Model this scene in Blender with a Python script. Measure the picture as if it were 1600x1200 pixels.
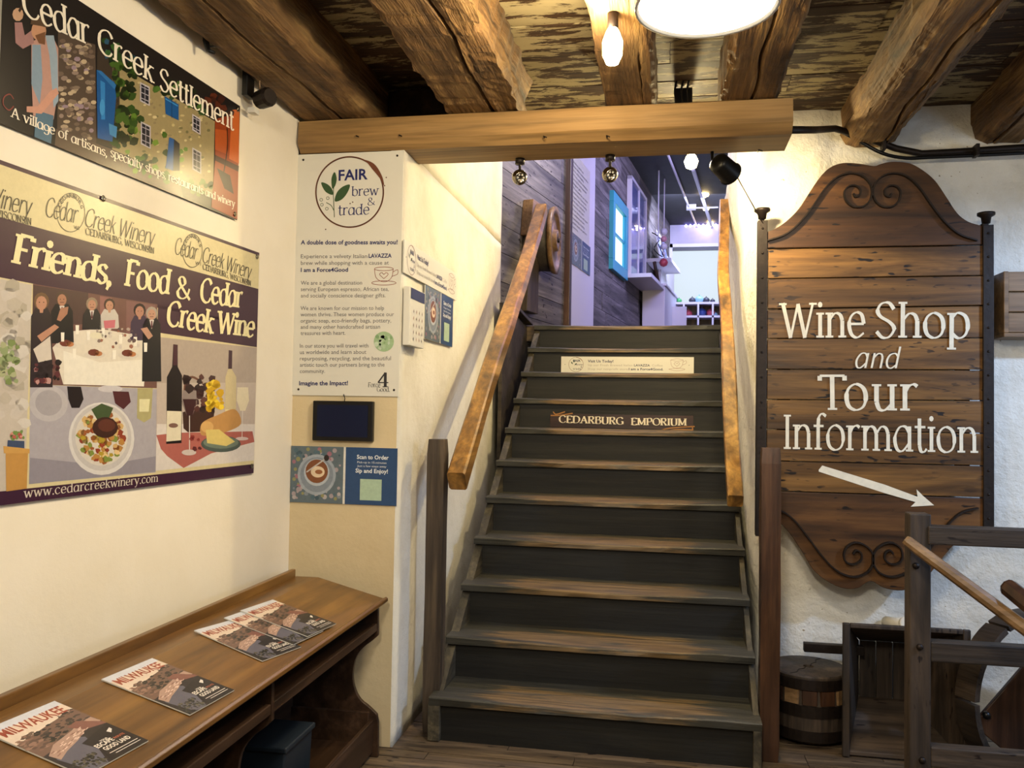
import bpy, bmesh, math, random
from mathutils import Vector, Matrix, noise

random.seed(7)
for o in list(bpy.data.objects):
    bpy.data.objects.remove(o)
S = bpy.context.scene
COL = S.collection
PI = math.pi

# ------------------------------------------------------------------ camera
FPX, YAW, PITCH, ROLL = 1330.0, .181, .032, .0167
CAM = Vector((0, 0, 1.47))
FW = Vector((-math.sin(YAW)*math.cos(PITCH), math.cos(YAW)*math.cos(PITCH), math.sin(PITCH)))
_r = Vector((math.cos(YAW), math.sin(YAW), 0)); _u = _r.cross(FW)
RT = math.cos(ROLL)*_r + math.sin(ROLL)*_u
UP = -math.sin(ROLL)*_r + math.cos(ROLL)*_u
cd = bpy.data.cameras.new('camera'); cam = bpy.data.objects.new('camera', cd); COL.objects.link(cam)
cd.sensor_width = 36; cd.lens = FPX/1600*36; cd.clip_start = .05
m = Matrix((RT, UP, -FW)).transposed().to_4x4(); m.translation = CAM
cam.matrix_world = m
S.camera = cam

# ------------------------------------------------------------------ world, colour management, big lights
S.view_settings.view_transform = 'Standard'; S.view_settings.look = 'None'
S.view_settings.exposure = 0.12; S.view_settings.gamma = 1; S.view_settings.use_curve_mapping = False
W = bpy.data.worlds.new('world'); S.world = W; W.use_nodes = True
W.node_tree.nodes['Background'].inputs[0].default_value = (1.0, .86, .66, 1)
W.node_tree.nodes['Background'].inputs[1].default_value = .05


def lamp(name, kind, loc, energy, color, size=.1, target=None, spot=None, blend=.5, size_y=None):
    d = bpy.data.lights.new(name, kind); d.energy = energy; d.color = color
    if kind == 'AREA':
        d.size = size
        if size_y: d.shape = 'RECTANGLE'; d.size_y = size_y
    else:
        d.shadow_soft_size = size
    if kind == 'SPOT': d.spot_size = spot; d.spot_blend = blend
    o = bpy.data.objects.new(name, d); COL.objects.link(o); o.location = loc
    if target is not None:
        o.rotation_euler = (Vector(target)-Vector(loc)).to_track_quat('-Z', 'Y').to_euler()
    return o


WARM = (1.0, .83, .58); COOL = (.55, .72, 1.0); VIOLET = (.34, .30, 1.0)
# unseen fill lamps added behind and beside the camera to brighten the room
lamp('fill_light', 'AREA', (-.25, -.4, 2.72), 62, (1.0, .90, .74), .35, (-.9, 3.2, 1.3))
lamp('fill_light', 'AREA', (.9, .9, 2.72), 20, (1.0, .90, .74), .35, (-1.2, 3, 1.3))
# cool light from the right: area lamp for an unseen window, added ceiling spot
lamp('window_light', 'AREA', (3.2, 2.3, 1.75), 22, COOL, 1.0, (1.0, 3.6, 1.2), size_y=.9)
lamp('cool_spot_light', 'SPOT', (2.95, 2.75, 2.62), 210, (.40, .60, 1.0), .06, (1.35, 4.38, .75), spot=1.35, blend=.6)  # unseen ceiling spot added for the blue light low on the right wall
# shop lights upstairs
lamp('shop_light', 'AREA', (.9, 9.2, 4.5), 120, (.50, .46, 1.0), 1.6, (-.4, 10.0, 2.8))
lamp('shop_light', 'AREA', (.6, 12.4, 4.5), 130, (.55, .6, 1.0), 1.4, (.4, 14.6, 3.2))
lamp('shop_light', 'POINT', (-.62, 6.45, 3.95), 85, (.85, .80, 1.0), .10)

# ------------------------------------------------------------------ rays of the photograph: pixel -> point on a real plane


def ray(x, y): return FW + RT*((x-800)/FPX) - UP*((y-600)/FPX)
def at_y(x, y, Y): d = ray(x, y); return CAM + d*(Y/d.y)
def at_z(x, y, Z): d = ray(x, y); return CAM + d*((Z-CAM.z)/d.z)
def at_x(x, y, X): d = ray(x, y); return CAM + d*(X/d.x)


def frame(origin, theta, tilt=None):
    """plane frame: local x runs to the right for the viewer, local z up, local -y faces the viewer"""
    return Matrix.Translation(Vector(origin)) @ Matrix.Rotation(theta, 4, 'Z') @ (tilt or Matrix.Identity(4))


def uv(M, x, y):
    d = ray(x, y); p0 = M.translation; n = (M.to_3x3() @ Vector((0, 1, 0)))
    p = CAM + d*((p0-CAM).dot(n)/d.dot(n))
    q = M.inverted() @ p
    return q.x, q.z


# ------------------------------------------------------------------ materials
def lin(c):
    if isinstance(c, str):
        c = tuple(int(c[i:i+2], 16)/255 for i in (0, 2, 4))
    return tuple((v/12.92 if v <= .04045 else ((v+.055)/1.055)**2.4) for v in c[:3]) + (1,)


class NT:
    def __init__(s, name):
        s.m = bpy.data.materials.new(name); s.m.use_nodes = True
        s.t = s.m.node_tree; s.b = s.t.nodes['Principled BSDF']

    def n(s, typ, **kw):
        o = s.t.nodes.new(typ)
        for k, v in kw.items(): setattr(o, k, v)
        return o

    def l(s, a, b): s.t.links.new(a, b)

    def noise(s, vec, scale, detail=3, rough=.5, dist=0.):
        o = s.n('ShaderNodeTexNoise'); o.inputs['Scale'].default_value = scale
        o.inputs['Detail'].default_value = detail; o.inputs['Roughness'].default_value = rough
        o.inputs['Distortion'].default_value = dist
        if vec is not None: s.l(vec, o.inputs['Vector'])
        return o.outputs['Fac']

    def ramp(s, fac, stops):
        o = s.n('ShaderNodeValToRGB'); e = o.color_ramp.elements
        e[0].position, e[0].color = stops[0][0], lin(stops[0][1]) if not isinstance(stops[0][1], float) else (stops[0][1],)*3+(1,)
        e[1].position, e[1].color = stops[-1][0], lin(stops[-1][1]) if not isinstance(stops[-1][1], float) else (stops[-1][1],)*3+(1,)
        for p, c in stops[1:-1]:
            x = e.new(p); x.color = lin(c) if not isinstance(c, float) else (c,)*3+(1,)
        s.l(fac, o.inputs[0]); return o.outputs[0]

    def mix(s, fac, a, b, mode='MIX'):
        o = s.n('ShaderNodeMix', data_type='RGBA', blend_type=mode)
        for sock, v in ((o.inputs[0], fac), (o.inputs[6], a), (o.inputs[7], b)):
            if hasattr(v, 'links'): s.l(v, sock)
            elif isinstance(v, (int, float)): sock.default_value = v if sock == o.inputs[0] else (v, v, v, 1)
            else: sock.default_value = lin(v)
        return o.outputs[2]

    def mapping(s, scale, rnd=True, coord='Object'):
        tc = s.n('ShaderNodeTexCoord'); v = tc.outputs[coord]
        if rnd:
            oi = s.n('ShaderNodeObjectInfo'); mul = s.n('ShaderNodeMath', operation='MULTIPLY'); mul.inputs[1].default_value = 37.
            s.l(oi.outputs['Random'], mul.inputs[0])
            ad = s.n('ShaderNodeVectorMath', operation='ADD'); s.l(v, ad.inputs[0]); s.l(mul.outputs[0], ad.inputs[1]); v = ad.outputs[0]
        mp = s.n('ShaderNodeMapping'); mp.inputs['Scale'].default_value = scale; s.l(v, mp.inputs['Vector'])
        return mp.outputs[0]

    def bump(s, h, strength, dist=.01):
        o = s.n('ShaderNodeBump'); o.inputs['Strength'].default_value = strength; o.inputs['Distance'].default_value = dist
        s.l(h, o.inputs['Height']); s.l(o.outputs[0], s.b.inputs['Normal'])

    def out(s, col, rough=.6, spec=.4, metal=0):
        if hasattr(col, 'links'): s.l(col, s.b.inputs['Base Color'])
        else: s.b.inputs['Base Color'].default_value = lin(col)
        s.b.inputs['Roughness'].default_value = rough; s.b.inputs['Specular IOR Level'].default_value = spec
        s.b.inputs['Metallic'].default_value = metal
        return s.m


def wood(name, dark, mid, light, axis=0, freq=1., rough=.55, bump=.35, specks=0., vary=.35, stretch=9., spec=.4, worn=None):
    """grain runs along local axis; specks = worm holes; worn=(colour, threshold) reveals another layer"""
    t = NT(name)
    sc = [14*freq]*3; sc[axis] = 14*freq/stretch
    v = t.mapping(tuple(sc))
    g1 = t.noise(v, 1., 5, .62, .9)
    sc2 = [70*freq]*3; sc2[axis] = 3.5*freq
    v2 = t.mapping(tuple(sc2)); g2 = t.noise(v2, 1., 3, .6, .2)
    c = t.ramp(g1, [(.3, dark), (.5, mid), (.7, light)])
    k = t.ramp(g2, [(.3, .55), (.62, 1.0)])
    c = t.mix(1., c, k, 'MULTIPLY')
    oi = t.n('ShaderNodeObjectInfo'); k2 = t.ramp(oi.outputs['Random'], [(0., 1-vary), (1., 1.0)])
    c = t.mix(1., c, k2, 'MULTIPLY')
    if worn:
        v3 = t.mapping((3.2, 3.2, 3.2)); n3 = t.noise(v3, 1.5, 5, .7)
        c = t.mix(t.ramp(n3, [(worn[1], 0.), (worn[1]+.12, 1.0)]), c, worn[0])
    if specks:
        sc4 = [60.]*3; sc4[axis] = 16.
        v4 = t.mapping(tuple(sc4)); n4 = t.noise(v4, 1., 1.5, .4)
        v5 = t.mapping((5., 5., 5.)); n5 = t.noise(v5, 1., 1.5, .4)
        f = t.ramp(n4, [(.66-.03*specks, 0.), (.70-.03*specks, 1.0)])
        f = t.mix(1., f, t.ramp(n5, [(.45, 0.), (.58, 1.0)]), 'MULTIPLY')
        c = t.mix(f, c, '160c06')
    t.bump(t.mix(.45, g2, g1) if bump > .8 else g2, bump, .02 if bump > .8 else .004)
    return t.out(c, rough, spec)


def plain(name, col, rough=.5, metal=0., spec=.5, mottle=0., scale=20., bump=0.):
    t = NT(name)
    if mottle or bump:
        v = t.mapping((1, 1, 1)); nn = t.noise(v, scale, 4, .6)
        k = t.ramp(nn, [(.3, 1-mottle), (.7, 1.0)])
        c = t.mix(1., col, k, 'MULTIPLY') if mottle else col
        if bump: t.bump(nn, bump, .005)
        return t.out(c, rough, spec, metal)
    return t.out(col, rough, spec, metal)


def plaster(name, col, col2, bump=.3, scale=3., spk=0.):
    t = NT(name)
    v = t.mapping((1, 1, 1), rnd=False)
    a = t.noise(v, scale, 5, .6); b = t.noise(v, 26., 4, .65)
    c = t.ramp(a, [(.35, col2), (.6, col)])
    spots = t.noise(v, 48., 2, .5)
    sp = t.noise(v, 4., 2, .5)
    f = t.mix(1., t.ramp(spots, [(.70, 0.), (.74, 1.0)]), t.ramp(sp, [(.5, 0.), (.6, 1.0)]), 'MULTIPLY')
    if spk: c = t.mix(f, c, '8f7f5e')
    s = t.mix(.5, a, b)
    t.bump(s, bump, .02)
    return t.out(c, .8, .2)


def emit(name, col, strength):
    t = NT(name); t.b.inputs['Base Color'].default_value = (0, 0, 0, 1)
    t.b.inputs['Emission Color'].default_value = lin(col); t.b.inputs['Emission Strength'].default_value = strength
    return t.m


def peeling(name):
    t = NT(name)
    v = t.mapping((4.2, 17., 17.)); a = t.noise(v, 1., 9, .72, .5)
    v2 = t.mapping((1.6, 3., 3.)); b = t.noise(v2, 1., 3, .5)
    v3 = t.mapping((5., 90., 90.)); g = t.noise(v3, 1., 3, .6)
    s = t.n('ShaderNodeMath', operation='MULTIPLY_ADD'); s.inputs[1].default_value = .45; t.l(b, s.inputs[0]); t.l(a, s.inputs[2])
    f = t.ramp(s.outputs[0], [(.735, 0.), (.765, 1.0)])
    wd = t.ramp(g, [(.3, '23180f'), (.6, '4a3521')])
    pt = t.ramp(b, [(.3, '8a7d5c'), (.7, 'aa9c76')])
    c = t.mix(f, wd, pt); t.bump(f, .5, .004)
    return t.out(c, .7, .3)


def printed(name='printed_ink', rough=.35, mott=.18):
    t = NT(name)
    a = t.n('ShaderNodeVertexColor'); a.layer_name = 'Col'
    v = t.mapping((1, 1, 1)); nn = t.noise(v, 60., 4, .7)
    k = t.ramp(nn, [(.3, 1-mott), (.7, 1.0)])
    c = t.mix(1., a.outputs[0], k, 'MULTIPLY')
    return t.out(c, rough, .4)


def stair_paint(name, edge):
    """grey-green floor paint, walked off to brown wood in the middle of each tread (wear in the paint itself)"""
    t = NT(name)
    tc = t.n('ShaderNodeTexCoord'); sx = t.n('ShaderNodeSeparateXYZ'); t.l(tc.outputs['Object'], sx.inputs[0])
    def mth(op, a, b=None, c=None):
        o = t.n('ShaderNodeMath', operation=op)
        for i, q in enumerate((a, b, c)):
            if q is None: continue
            if hasattr(q, 'links'): t.l(q, o.inputs[i])
            else: o.inputs[i].default_value = q
        return o.outputs[0]
    v = t.mapping((2.2, 20., 20.)); a = t.noise(v, 1., 5, .65, .6)
    v2 = t.mapping((3., 60., 60.)); g = t.noise(v2, 1., 3, .6)
    xx = mth('ABSOLUTE', sx.outputs[0]); e = mth('SUBTRACT', .60, xx)           # distance from the tread's ends
    e = mth('MULTIPLY', e, 2.2); e = mth('MINIMUM', e, .45)
    if edge:
        yy = mth('ABSOLUTE', mth('SUBTRACT', sx.outputs[1], .085)); e = mth('SUBTRACT', e, mth('MULTIPLY', yy, 2.1))
    s = mth('MULTIPLY', mth('ADD', mth('MULTIPLY', a, 1.7), e), .5)
    f = t.ramp(s, [(.48, 0.), (.60, 1.0)])
    bare = t.ramp(g, [(.3, '3a2d1a'), (.65, '7a6240')])
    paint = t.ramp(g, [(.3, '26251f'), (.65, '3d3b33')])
    c = t.mix(f, paint, bare); t.bump(g, .35, .004)
    return t.out(c, .5, .4)


M = {}
M['wall'] = plaster('cream_plaster', 'e9e0cd', 'e3d9c3', .12, 2.)
M['pillar'] = plaster('shaded_tan_plaster', 'c9b894', 'bfad88', .18, 2.)  # tan tone carries the weaker light on the face towards the room
M['white'] = plaster('white_plaster', 'd8d3c4', 'cbc4b2', .45, 3.)
M['rough'] = plaster('rough_limewash', 'dcd8cc', 'cbc6b8', .9, 4., 1)
M['gap_dark'] = plain('dark_gap', '14100c', .9)  # near-black backing seen through joints, also used for splits
M['joist'] = wood('hewn_joist_wood', '3f2d18', '7a5a34', 'a98754', 1, .9, .75, 1., vary=.2, stretch=8)
M['joist_x'] = wood('planed_beam_wood', '7d5f3a', '9e7b4a', 'b38f5c', 0, .5, .55, .3, vary=.1, stretch=14)
M['ceil'] = peeling('peeling_painted_boards')
M['tread'] = stair_paint('tread_paint', True)
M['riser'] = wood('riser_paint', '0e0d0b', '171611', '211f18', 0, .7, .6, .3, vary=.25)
M['stringer'] = wood('stringer_paint', '2c281f', '453f32', '6d634c', 1, .8, .6, .4)
M['floor'] = wood('worn_floor_boards', '3b3026', '63523f', '8a7459', 0, .8, .5, .5, specks=1, vary=.35)
M['sign'] = wood('sign_plank_wood', '36230f', '6c4a22', '9c7038', 0, .55, .42, .35, specks=1.6, vary=.35, stretch=10)
M['signb'] = wood('sign_crest_wood', '2e1c0d', '51341a', '785129', 0, .4, .42, .3, specks=.6, vary=.1, stretch=7)
M['iron'] = plain('black_iron', '2a211b', .5, .6, .5, .4, 30., .3)
M['black'] = plain('black_metal', '0c0c0c', .35, .3)
M['rail'] = wood('oiled_rail_wood', '402a10', '8a6026', 'c49244', 1, .6, .3, .4, vary=.05, stretch=14, spec=.6)
M['post'] = wood('old_post_wood', '2b231b', '463a2e', '62533f', 2, .7, .55, .5, vary=.1)
M['postr'] = wood('reddish_post_wood', '2a1a11', '432b1c', '5f412b', 2, .6, .4, .3, vary=.05)
M['desk'] = wood('varnished_desk_wood', '573a1a', '765226', '8c6632', 1, .35, .33, .12, vary=.08, stretch=8, spec=.5)
M['deskd'] = wood('dark_desk_wood', '2a1c12', '3d2a1c', '574030', 1, .5, .42, .25, vary=.15)
M['oldw'] = wood('grey_brown_old_wood', '27201a', '40352b', '5e4e3f', 2, .7, .6, .6, specks=.6, vary=.25)
M['oldx'] = wood('grey_brown_old_rail_wood', '27201a', '40352b', '5e4e3f', 0, .7, .6, .6, specks=.6, vary=.2)
M['pole'] = wood('smooth_handle_wood', '554028', '7a5e3e', '957754', 0, .6, .45, .3, vary=.05, stretch=14)
M['plankw'] = wood('grey_barn_boards', '45413f', '77716c', 'a59e96', 0, .5, .6, .4, specks=.6, vary=.35, stretch=12)
M['plankd'] = wood('dark_barn_boards', '1d1916', '37302b', '544a41', 0, .5, .6, .4, vary=.25)
M['paper'] = plain('white_board', 'cfccc0', .45, mottle=.04, scale=3.)
M['ink'] = printed()
M['gloss'] = printed('glossy_print', .28, .10)
M['ptw'] = plain('sign_white_paint', 'e4dcc4', .5, mottle=.14, scale=30.)
M['chrome'] = plain('dark_chrome', '8a8478', .15, 1.)
M['screen'] = plain('tablet_glass', '0a1430', .3, spec=.25)
M['dark_ceiling'] = plain('dark_painted_ceiling', '2c2b2c', .7, mottle=.5, scale=8.)
M['shopwhite'] = plain('white_laminate', 'd6d3da', .45)
M['turq'] = plain('turquoise_paint', '2f9fb4', .4)
M['blued'] = plain('dark_blue_plastic', '17222d', .5)
M['pane'] = emit('daylit_pane', 'd2f4ff', 1.5)
M['lamp_on'] = emit('lamp_diffuser', 'fff3dc', 12)
M['bulb_on'] = emit('bulb_glow', 'ffdf9a', 60)
M['led_on'] = emit('led_glow', '9a94ff', 14)
M['shade'] = plain('white_enamel', 'd8d5cc', .3)
M['roller'] = emit('backlit_blind', 'cfdde2', .95)


def glass_mat():
    t = NT('clear_glass'); t.b.inputs['Transmission Weight'].default_value = 1; t.b.inputs['Roughness'].default_value = .02
    t.b.inputs['Alpha'].default_value = .35; t.b.inputs['Base Color'].default_value = (.8, .85, 1, 1); return t.m


M['glass'] = glass_mat()

# ------------------------------------------------------------------ object helpers


def tag(o, label=None, cat=None, group=None, kind=None):
    if label: o['label'] = label
    if cat: o['category'] = cat
    if group: o['group'] = group
    if kind: o['kind'] = kind
    return o


def thing(name, label, cat, mat4=None, group=None, kind=None):
    o = bpy.data.objects.new(name, None); COL.objects.link(o); o.empty_display_size = .05
    if mat4 is not None:
        o.matrix_world = mat4 if isinstance(mat4, Matrix) else Matrix.Translation(Vector(mat4))
    tag(o, label, cat, group, kind)
    return o


def wm(o):
    """world matrix through parents without a depsgraph update"""
    return o.matrix_basis if o.parent is None else wm(o.parent) @ o.matrix_basis


class MB:
    def __init__(s): s.v = []; s.f = []; s.sm = []

    def add(s, vs, fs, smooth=False, T=None):
        k = len(s.v)
        s.v += [tuple(T @ Vector(p)) if T is not None else tuple(p) for p in vs]
        s.f += [tuple(i+k for i in f) for f in fs]; s.sm += [smooth]*len(fs)
        return s

    def box(s, a, b, T=None):
        x0, y0, z0 = a; x1, y1, z1 = b
        vs = [(x0, y0, z0), (x1, y0, z0), (x1, y1, z0), (x0, y1, z0), (x0, y0, z1), (x1, y0, z1), (x1, y1, z1), (x0, y1, z1)]
        return s.add(vs, [(0, 3, 2, 1), (4, 5, 6, 7), (0, 1, 5, 4), (1, 2, 6, 5), (2, 3, 7, 6), (3, 0, 4, 7)], T=T)

    def prism(s, poly, a, b, plane='xz', T=None):
        """2-D outline extruded from a to b along the missing axis"""
        n = len(poly)
        mk = {'xz': lambda p, t: (p[0], t, p[1]), 'xy': lambda p, t: (p[0], p[1], t), 'yz': lambda p, t: (t, p[0], p[1])}[plane]
        vs = [mk(p, a) for p in poly] + [mk(p, b) for p in poly]
        fs = [tuple(range(n))[::-1], tuple(range(n, 2*n))] + [(i, (i+1) % n, (i+1) % n+n, i+n) for i in range(n)]
        return s.add(vs, fs, T=T)

    def tube(s, pts, r, seg=10, flat=None, caps=True, smooth=True, up=None):
        pts = [Vector(p) for p in pts]; n = len(pts); vs = []
        rr = r if isinstance(r, (list, tuple)) else [r]*n
        ref = up or Vector((0, 0, 1))
        for i, p in enumerate(pts):
            d = (pts[min(i+1, n-1)]-pts[max(i-1, 0)]).normalized()
            a = d.cross(ref)
            if a.length < 1e-3: a = d.cross(Vector((1, 0, 0)))
            a.normalize(); b = a.cross(d).normalized()
            ra, rb = (rr[i], rr[i]) if flat is None else (flat[0]*rr[i], flat[1]*rr[i])
            for k in range(seg):
                t = 2*PI*k/seg
                if flat is not None and seg == 4:
                    q = [(-1, -1), (1, -1), (1, 1), (-1, 1)][k]; vs.append(p+a*ra*q[0]+b*rb*q[1])
                else:
                    vs.append(p+a*ra*math.cos(t)+b*rb*math.sin(t))
        fs = [(i*seg+k, i*seg+(k+1) % seg, (i+1)*seg+(k+1) % seg, (i+1)*seg+k) for i in range(n-1) for k in range(seg)]
        s.add(vs, fs, smooth and seg > 4)
        if caps:
            k = len(s.v)-len(vs)
            s.f += [tuple(range(k, k+seg))[::-1], tuple(range(k+(n-1)*seg, k+n*seg))]; s.sm += [False, False]
        return s

    def lathe(s, prof, seg=24, T=None, smooth=True):
        n = len(prof); vs = [(r*math.cos(2*PI*k/seg), r*math.sin(2*PI*k/seg), z) for r, z in prof for k in range(seg)]
        fs = [(i*seg+k, i*seg+(k+1) % seg, (i+1)*seg+(k+1) % seg, (i+1)*seg+k) for i in range(n-1) for k in range(seg)]
        if prof[0][0] > 1e-6: fs.append(tuple(range(seg))[::-1])
        if prof[-1][0] > 1e-6: fs.append(tuple(range((n-1)*seg, n*seg)))
        k0 = len(s.sm); s.add(vs, fs, smooth, T)
        return s

    def build(s, name, mat, parent=None, world=True, bevel=0., T=None):
        me = bpy.data.meshes.new(name)
        vs = s.v
        if parent is not None and world:
            I = wm(parent).inverted(); vs = [tuple(I @ Vector(p)) for p in vs]
        me.from_pydata(vs, [], s.f)
        for p, q in zip(me.polygons, s.sm): p.use_smooth = q
        bm = bmesh.new(); bm.from_mesh(me); bmesh.ops.remove_doubles(bm, verts=bm.verts, dist=1e-6)
        bmesh.ops.recalc_face_normals(bm, faces=bm.faces); bm.to_mesh(me); bm.free()
        if mat: me.materials.append(mat)
        o = bpy.data.objects.new(name, me); COL.objects.link(o)
        if parent is not None: o.parent = parent
        if T is not None: o.matrix_basis = T
        if bevel:
            b = o.modifiers.new('bevel', 'BEVEL'); b.width = bevel; b.segments = 2; b.limit_method = 'ANGLE'; b.angle_limit = .6
        return o


def local_mesh(fn, name, mat, parent, origin, bevel=0.):
    """part whose own origin sits at `origin` (world), so its texture is its own"""
    mb = MB(); fn(mb)
    o = mb.build(name, mat, None, bevel=bevel)
    me = o.data
    for v in me.vertices: v.co = v.co - Vector(origin)
    if parent is not None:
        o.parent = parent; o.matrix_basis = wm(parent).inverted() @ Matrix.Translation(Vector(origin))
    else:
        o.location = origin
    return o


def smooth_curve(pts, k=6, closed=False):
    out = []; n = len(pts)
    rng = range(n) if closed else range(n-1)
    for i in rng:
        if closed: p = [pts[(i+j) % n] for j in (-1, 0, 1, 2)]
        else: p = [pts[max(i-1, 0)], pts[i], pts[i+1], pts[min(i+2, n-1)]]
        for j in range(k):
            t = j/k
            out.append(tuple(.5*((2*b)+(c-a)*t+(2*a-5*b+4*c-d)*t*t+(3*b-a-3*c+d)*t**3) for a, b, c, d in zip(*p)))
    if not closed: out.append(tuple(pts[-1]))
    return out


# ------------------------------------------------------------------ lettering
GL = {}


def _g(ch, w, spec):
    GL[ch] = (w, spec)


_g('a', 4.9, "c 4,3.6 3,4.9 1.4,4.7 .3,2.6 .9,.4 2.3,.1 4,1.8;l 4,5 4,0^")
_g('b', 4.8, "l .7,7.2^ .7,.2;c .7,3.6 2,4.9 3.7,4.4 4.3,2.5 3.7,.6 2.2,0 .7,1")
_g('c', 4.3, "c 3.8,4 2.4,5 .9,4.2 .3,2.5 .9,.7 2.3,0 3.9,.9")
_g('d', 5.0, "l 4,7.2^ 4,0^;c 4,3.8 2.8,4.9 1,4.4 .3,2.5 .9,.6 2.3,0 4,1.2")
_g('e', 4.4, "l .4,2.7 3.9,2.7;c 3.9,2.7 3.4,4.5 2.1,5 .8,4.2 .3,2.5 .9,.6 2.3,0 3.9,.9")
_g('f', 3.0, "c 3.2,6.8 2.2,7.3 1.4,6.6 1.2,5;l 1.2,5 1.2,0^;l 0,4.8 2.6,4.8")
_g('g', 4.6, "c 4,4 2.5,5 .9,4.3 .3,2.7 .9,1.1 2.3,.7 4,1.7;c 4,4.8 4,-.4 3.2,-1.8 1.6,-2.1 .4,-1.3")
_g('h', 4.9, "l .8,7.2^ .8,0^;c .8,3.4 2.1,4.8 3.4,4.6 4,3.4;l 4,3.4 4,0^")
_g('i', 1.8, "l .8,5^ .8,0^;d .8,6.6")
_g('k', 4.4, "l .8,7.2^ .8,0^;l .8,2.2 3.4,4.8^;l 1.7,3.1 3.9,0^")
_g('l', 1.8, "l .8,7.2^ .8,0^")
_g('m', 7.7, "l .8,5^ .8,0^;c .8,3.4 1.9,4.8 3.1,4.6 3.7,3.4;l 3.7,3.4 3.7,0^;c 3.7,3.4 4.9,4.8 6.1,4.6 6.7,3.4;l 6.7,3.4 6.7,0^")
_g('n', 4.9, "l .8,5^ .8,0^;c .8,3.4 2.1,4.8 3.4,4.6 4,3.4;l 4,3.4 4,0^")
_g('o', 4.8, "o 2.3,5 .8,4.2 .3,2.5 .8,.7 2.3,0 3.8,.7 4.3,2.5 3.8,4.2")
_g('p', 4.8, "l .8,5^ .8,-2.3^;c .8,3.8 2,5 3.7,4.4 4.3,2.5 3.7,.6 2.2,0 .8,1")
_g('r', 3.5, "l .8,5^ .8,0^;c .8,3.2 1.6,4.6 2.6,5 3.3,4.6")
_g('s', 3.6, "c 3.1,4.2 2,5 .8,4.6 .6,3.5 1.8,2.7 3,2 3.1,.8 1.9,0 .3,.8")
_g('t', 3.0, "l 1.2,6.6 1.2,1.2;c 1.2,1.2 1.6,.1 2.4,0 3,.6;l 0,4.9 2.7,4.9")
_g('u', 4.9, "l .8,5^ .8,1.6;c .8,1.6 1.4,.2 2.6,.1 4,1.4;l 4,5^ 4,0^")
_g('v', 4.6, "l .4,5^ 2.2,0;l 2.2,0 4,5^")
_g('w', 6.6, "l .4,5^ 1.9,0;l 1.9,0 3.2,4.6;l 3.2,4.6 4.6,0;l 4.6,0 6.1,5^")
_g('y', 4.6, "l .4,5^ 2.3,0;l 4.1,5^ 1.6,-2;c 1.6,-2 1,-2.4 .3,-2")
_g('z', 3.9, "l .4,4.9 3.4,4.9;l 3.4,4.9 .4,.1;l .4,.1 3.5,.1")
_g('A', 6.2, "l 3,7 .6,0^;l 3,7 5.4,0^;l 1.5,2.6 4.5,2.6")
_g('B', 5.2, "l .9,7^ .9,0^;c .9,7 3.6,6.9 4,5.5 3.2,4 .9,3.8;c .9,3.8 4,3.7 4.6,2 3.8,.2 .9,0")
_g('C', 6.0, "c 5.4,5.6 4.4,6.8 2.8,7 1,5.8 .4,3.5 1,1.2 2.8,0 4.6,.3 5.5,1.5")
_g('D', 6.2, "l .9,7^ .9,0^;c .9,7 3.8,6.8 5.4,5.2 5.6,3.2 4.8,1 3,.1 .9,0")
_g('E', 5.0, "l .9,7^ .9,0^;l .9,7 4.4,7;l .9,3.6 3.6,3.6;l .9,0 4.6,0;l 4.4,7 4.4,6;l 4.6,0 4.6,1.1")
_g('F', 4.7, "l .9,7^ .9,0^;l .9,7 4.4,7;l .9,3.6 3.4,3.6;l 4.4,7 4.4,6")
_g('G', 6.2, "c 5.4,5.7 4.2,7 2.6,6.9 .9,5.7 .4,3.5 1,1.2 2.8,0 4.6,.3 5.4,1.4;l 5.4,3 5.4,.4;l 4.2,3 5.9,3")
_g('I', 2.3, "l 1.1,7^ 1.1,0^")
_g('M', 7.6, "l 1.1,7^ 1.1,0^;l 1.1,7 3.8,.6;l 3.8,.6 6.4,7;l 6.4,7^ 6.4,0^")
_g('N', 6.0, "l .9,7^ .9,0^;l .9,7 5,0;l 5,7^ 5,0")
_g('O', 6.6, "o 3.3,7 1.2,6 .4,3.5 1.2,1 3.3,0 5.4,1 6.2,3.5 5.4,6")
_g('P', 5.1, "l .9,7^ .9,0^;c .9,7 3.8,6.9 4.5,5.2 3.8,3.5 .9,3.4")
_g('R', 5.6, "l .9,7^ .9,0^;c .9,7 3.7,6.9 4.3,5.3 3.6,3.8 .9,3.7;l 2.4,3.7 4.8,0^")
_g('S', 5.0, "c 4.3,5.7 3.2,7 1.5,6.8 .7,5.4 1.4,4.2 3.4,3.1 4.4,1.8 3.4,.2 1.8,0 .5,1.2")
_g('T', 5.6, "l 2.8,7 2.8,0^;l .3,7 5.3,7;l .3,7 .3,6;l 5.3,7 5.3,6")
_g('U', 6.0, "l .9,7^ .9,2;c .9,2 1.5,.3 3,0 4.6,.4 5.1,2;l 5.1,2 5.1,7^")
_g('W', 8.6, "l .5,7^ 2.5,0;l 2.5,0 4.3,6.8;l 4.3,6.8 6.1,0;l 6.1,0 8.1,7^")
_g('L', 4.6, "l .9,7^ .9,0^;l .9,0 4.3,0;l 4.3,0 4.3,1.2")
_g('4', 4.6, "l 3.2,7 3.2,0^;l 3.2,7 .4,2.2;l .4,2.2 4.4,2.2")
_g('&', 6.2, "c 5.6,3.6 4.6,1.2 2.8,0 1,.3 .5,1.8 1.6,3.4 3.4,4.8 3.3,6.4 2.2,7 1.2,6.2 1.6,4.4 5.8,0")
_g(',', 1.8, "d .8,.3;l .9,.2 .3,-1.4")
_g('.', 1.6, "d .8,.3")
_g(' ', 2.6, "")


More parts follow.
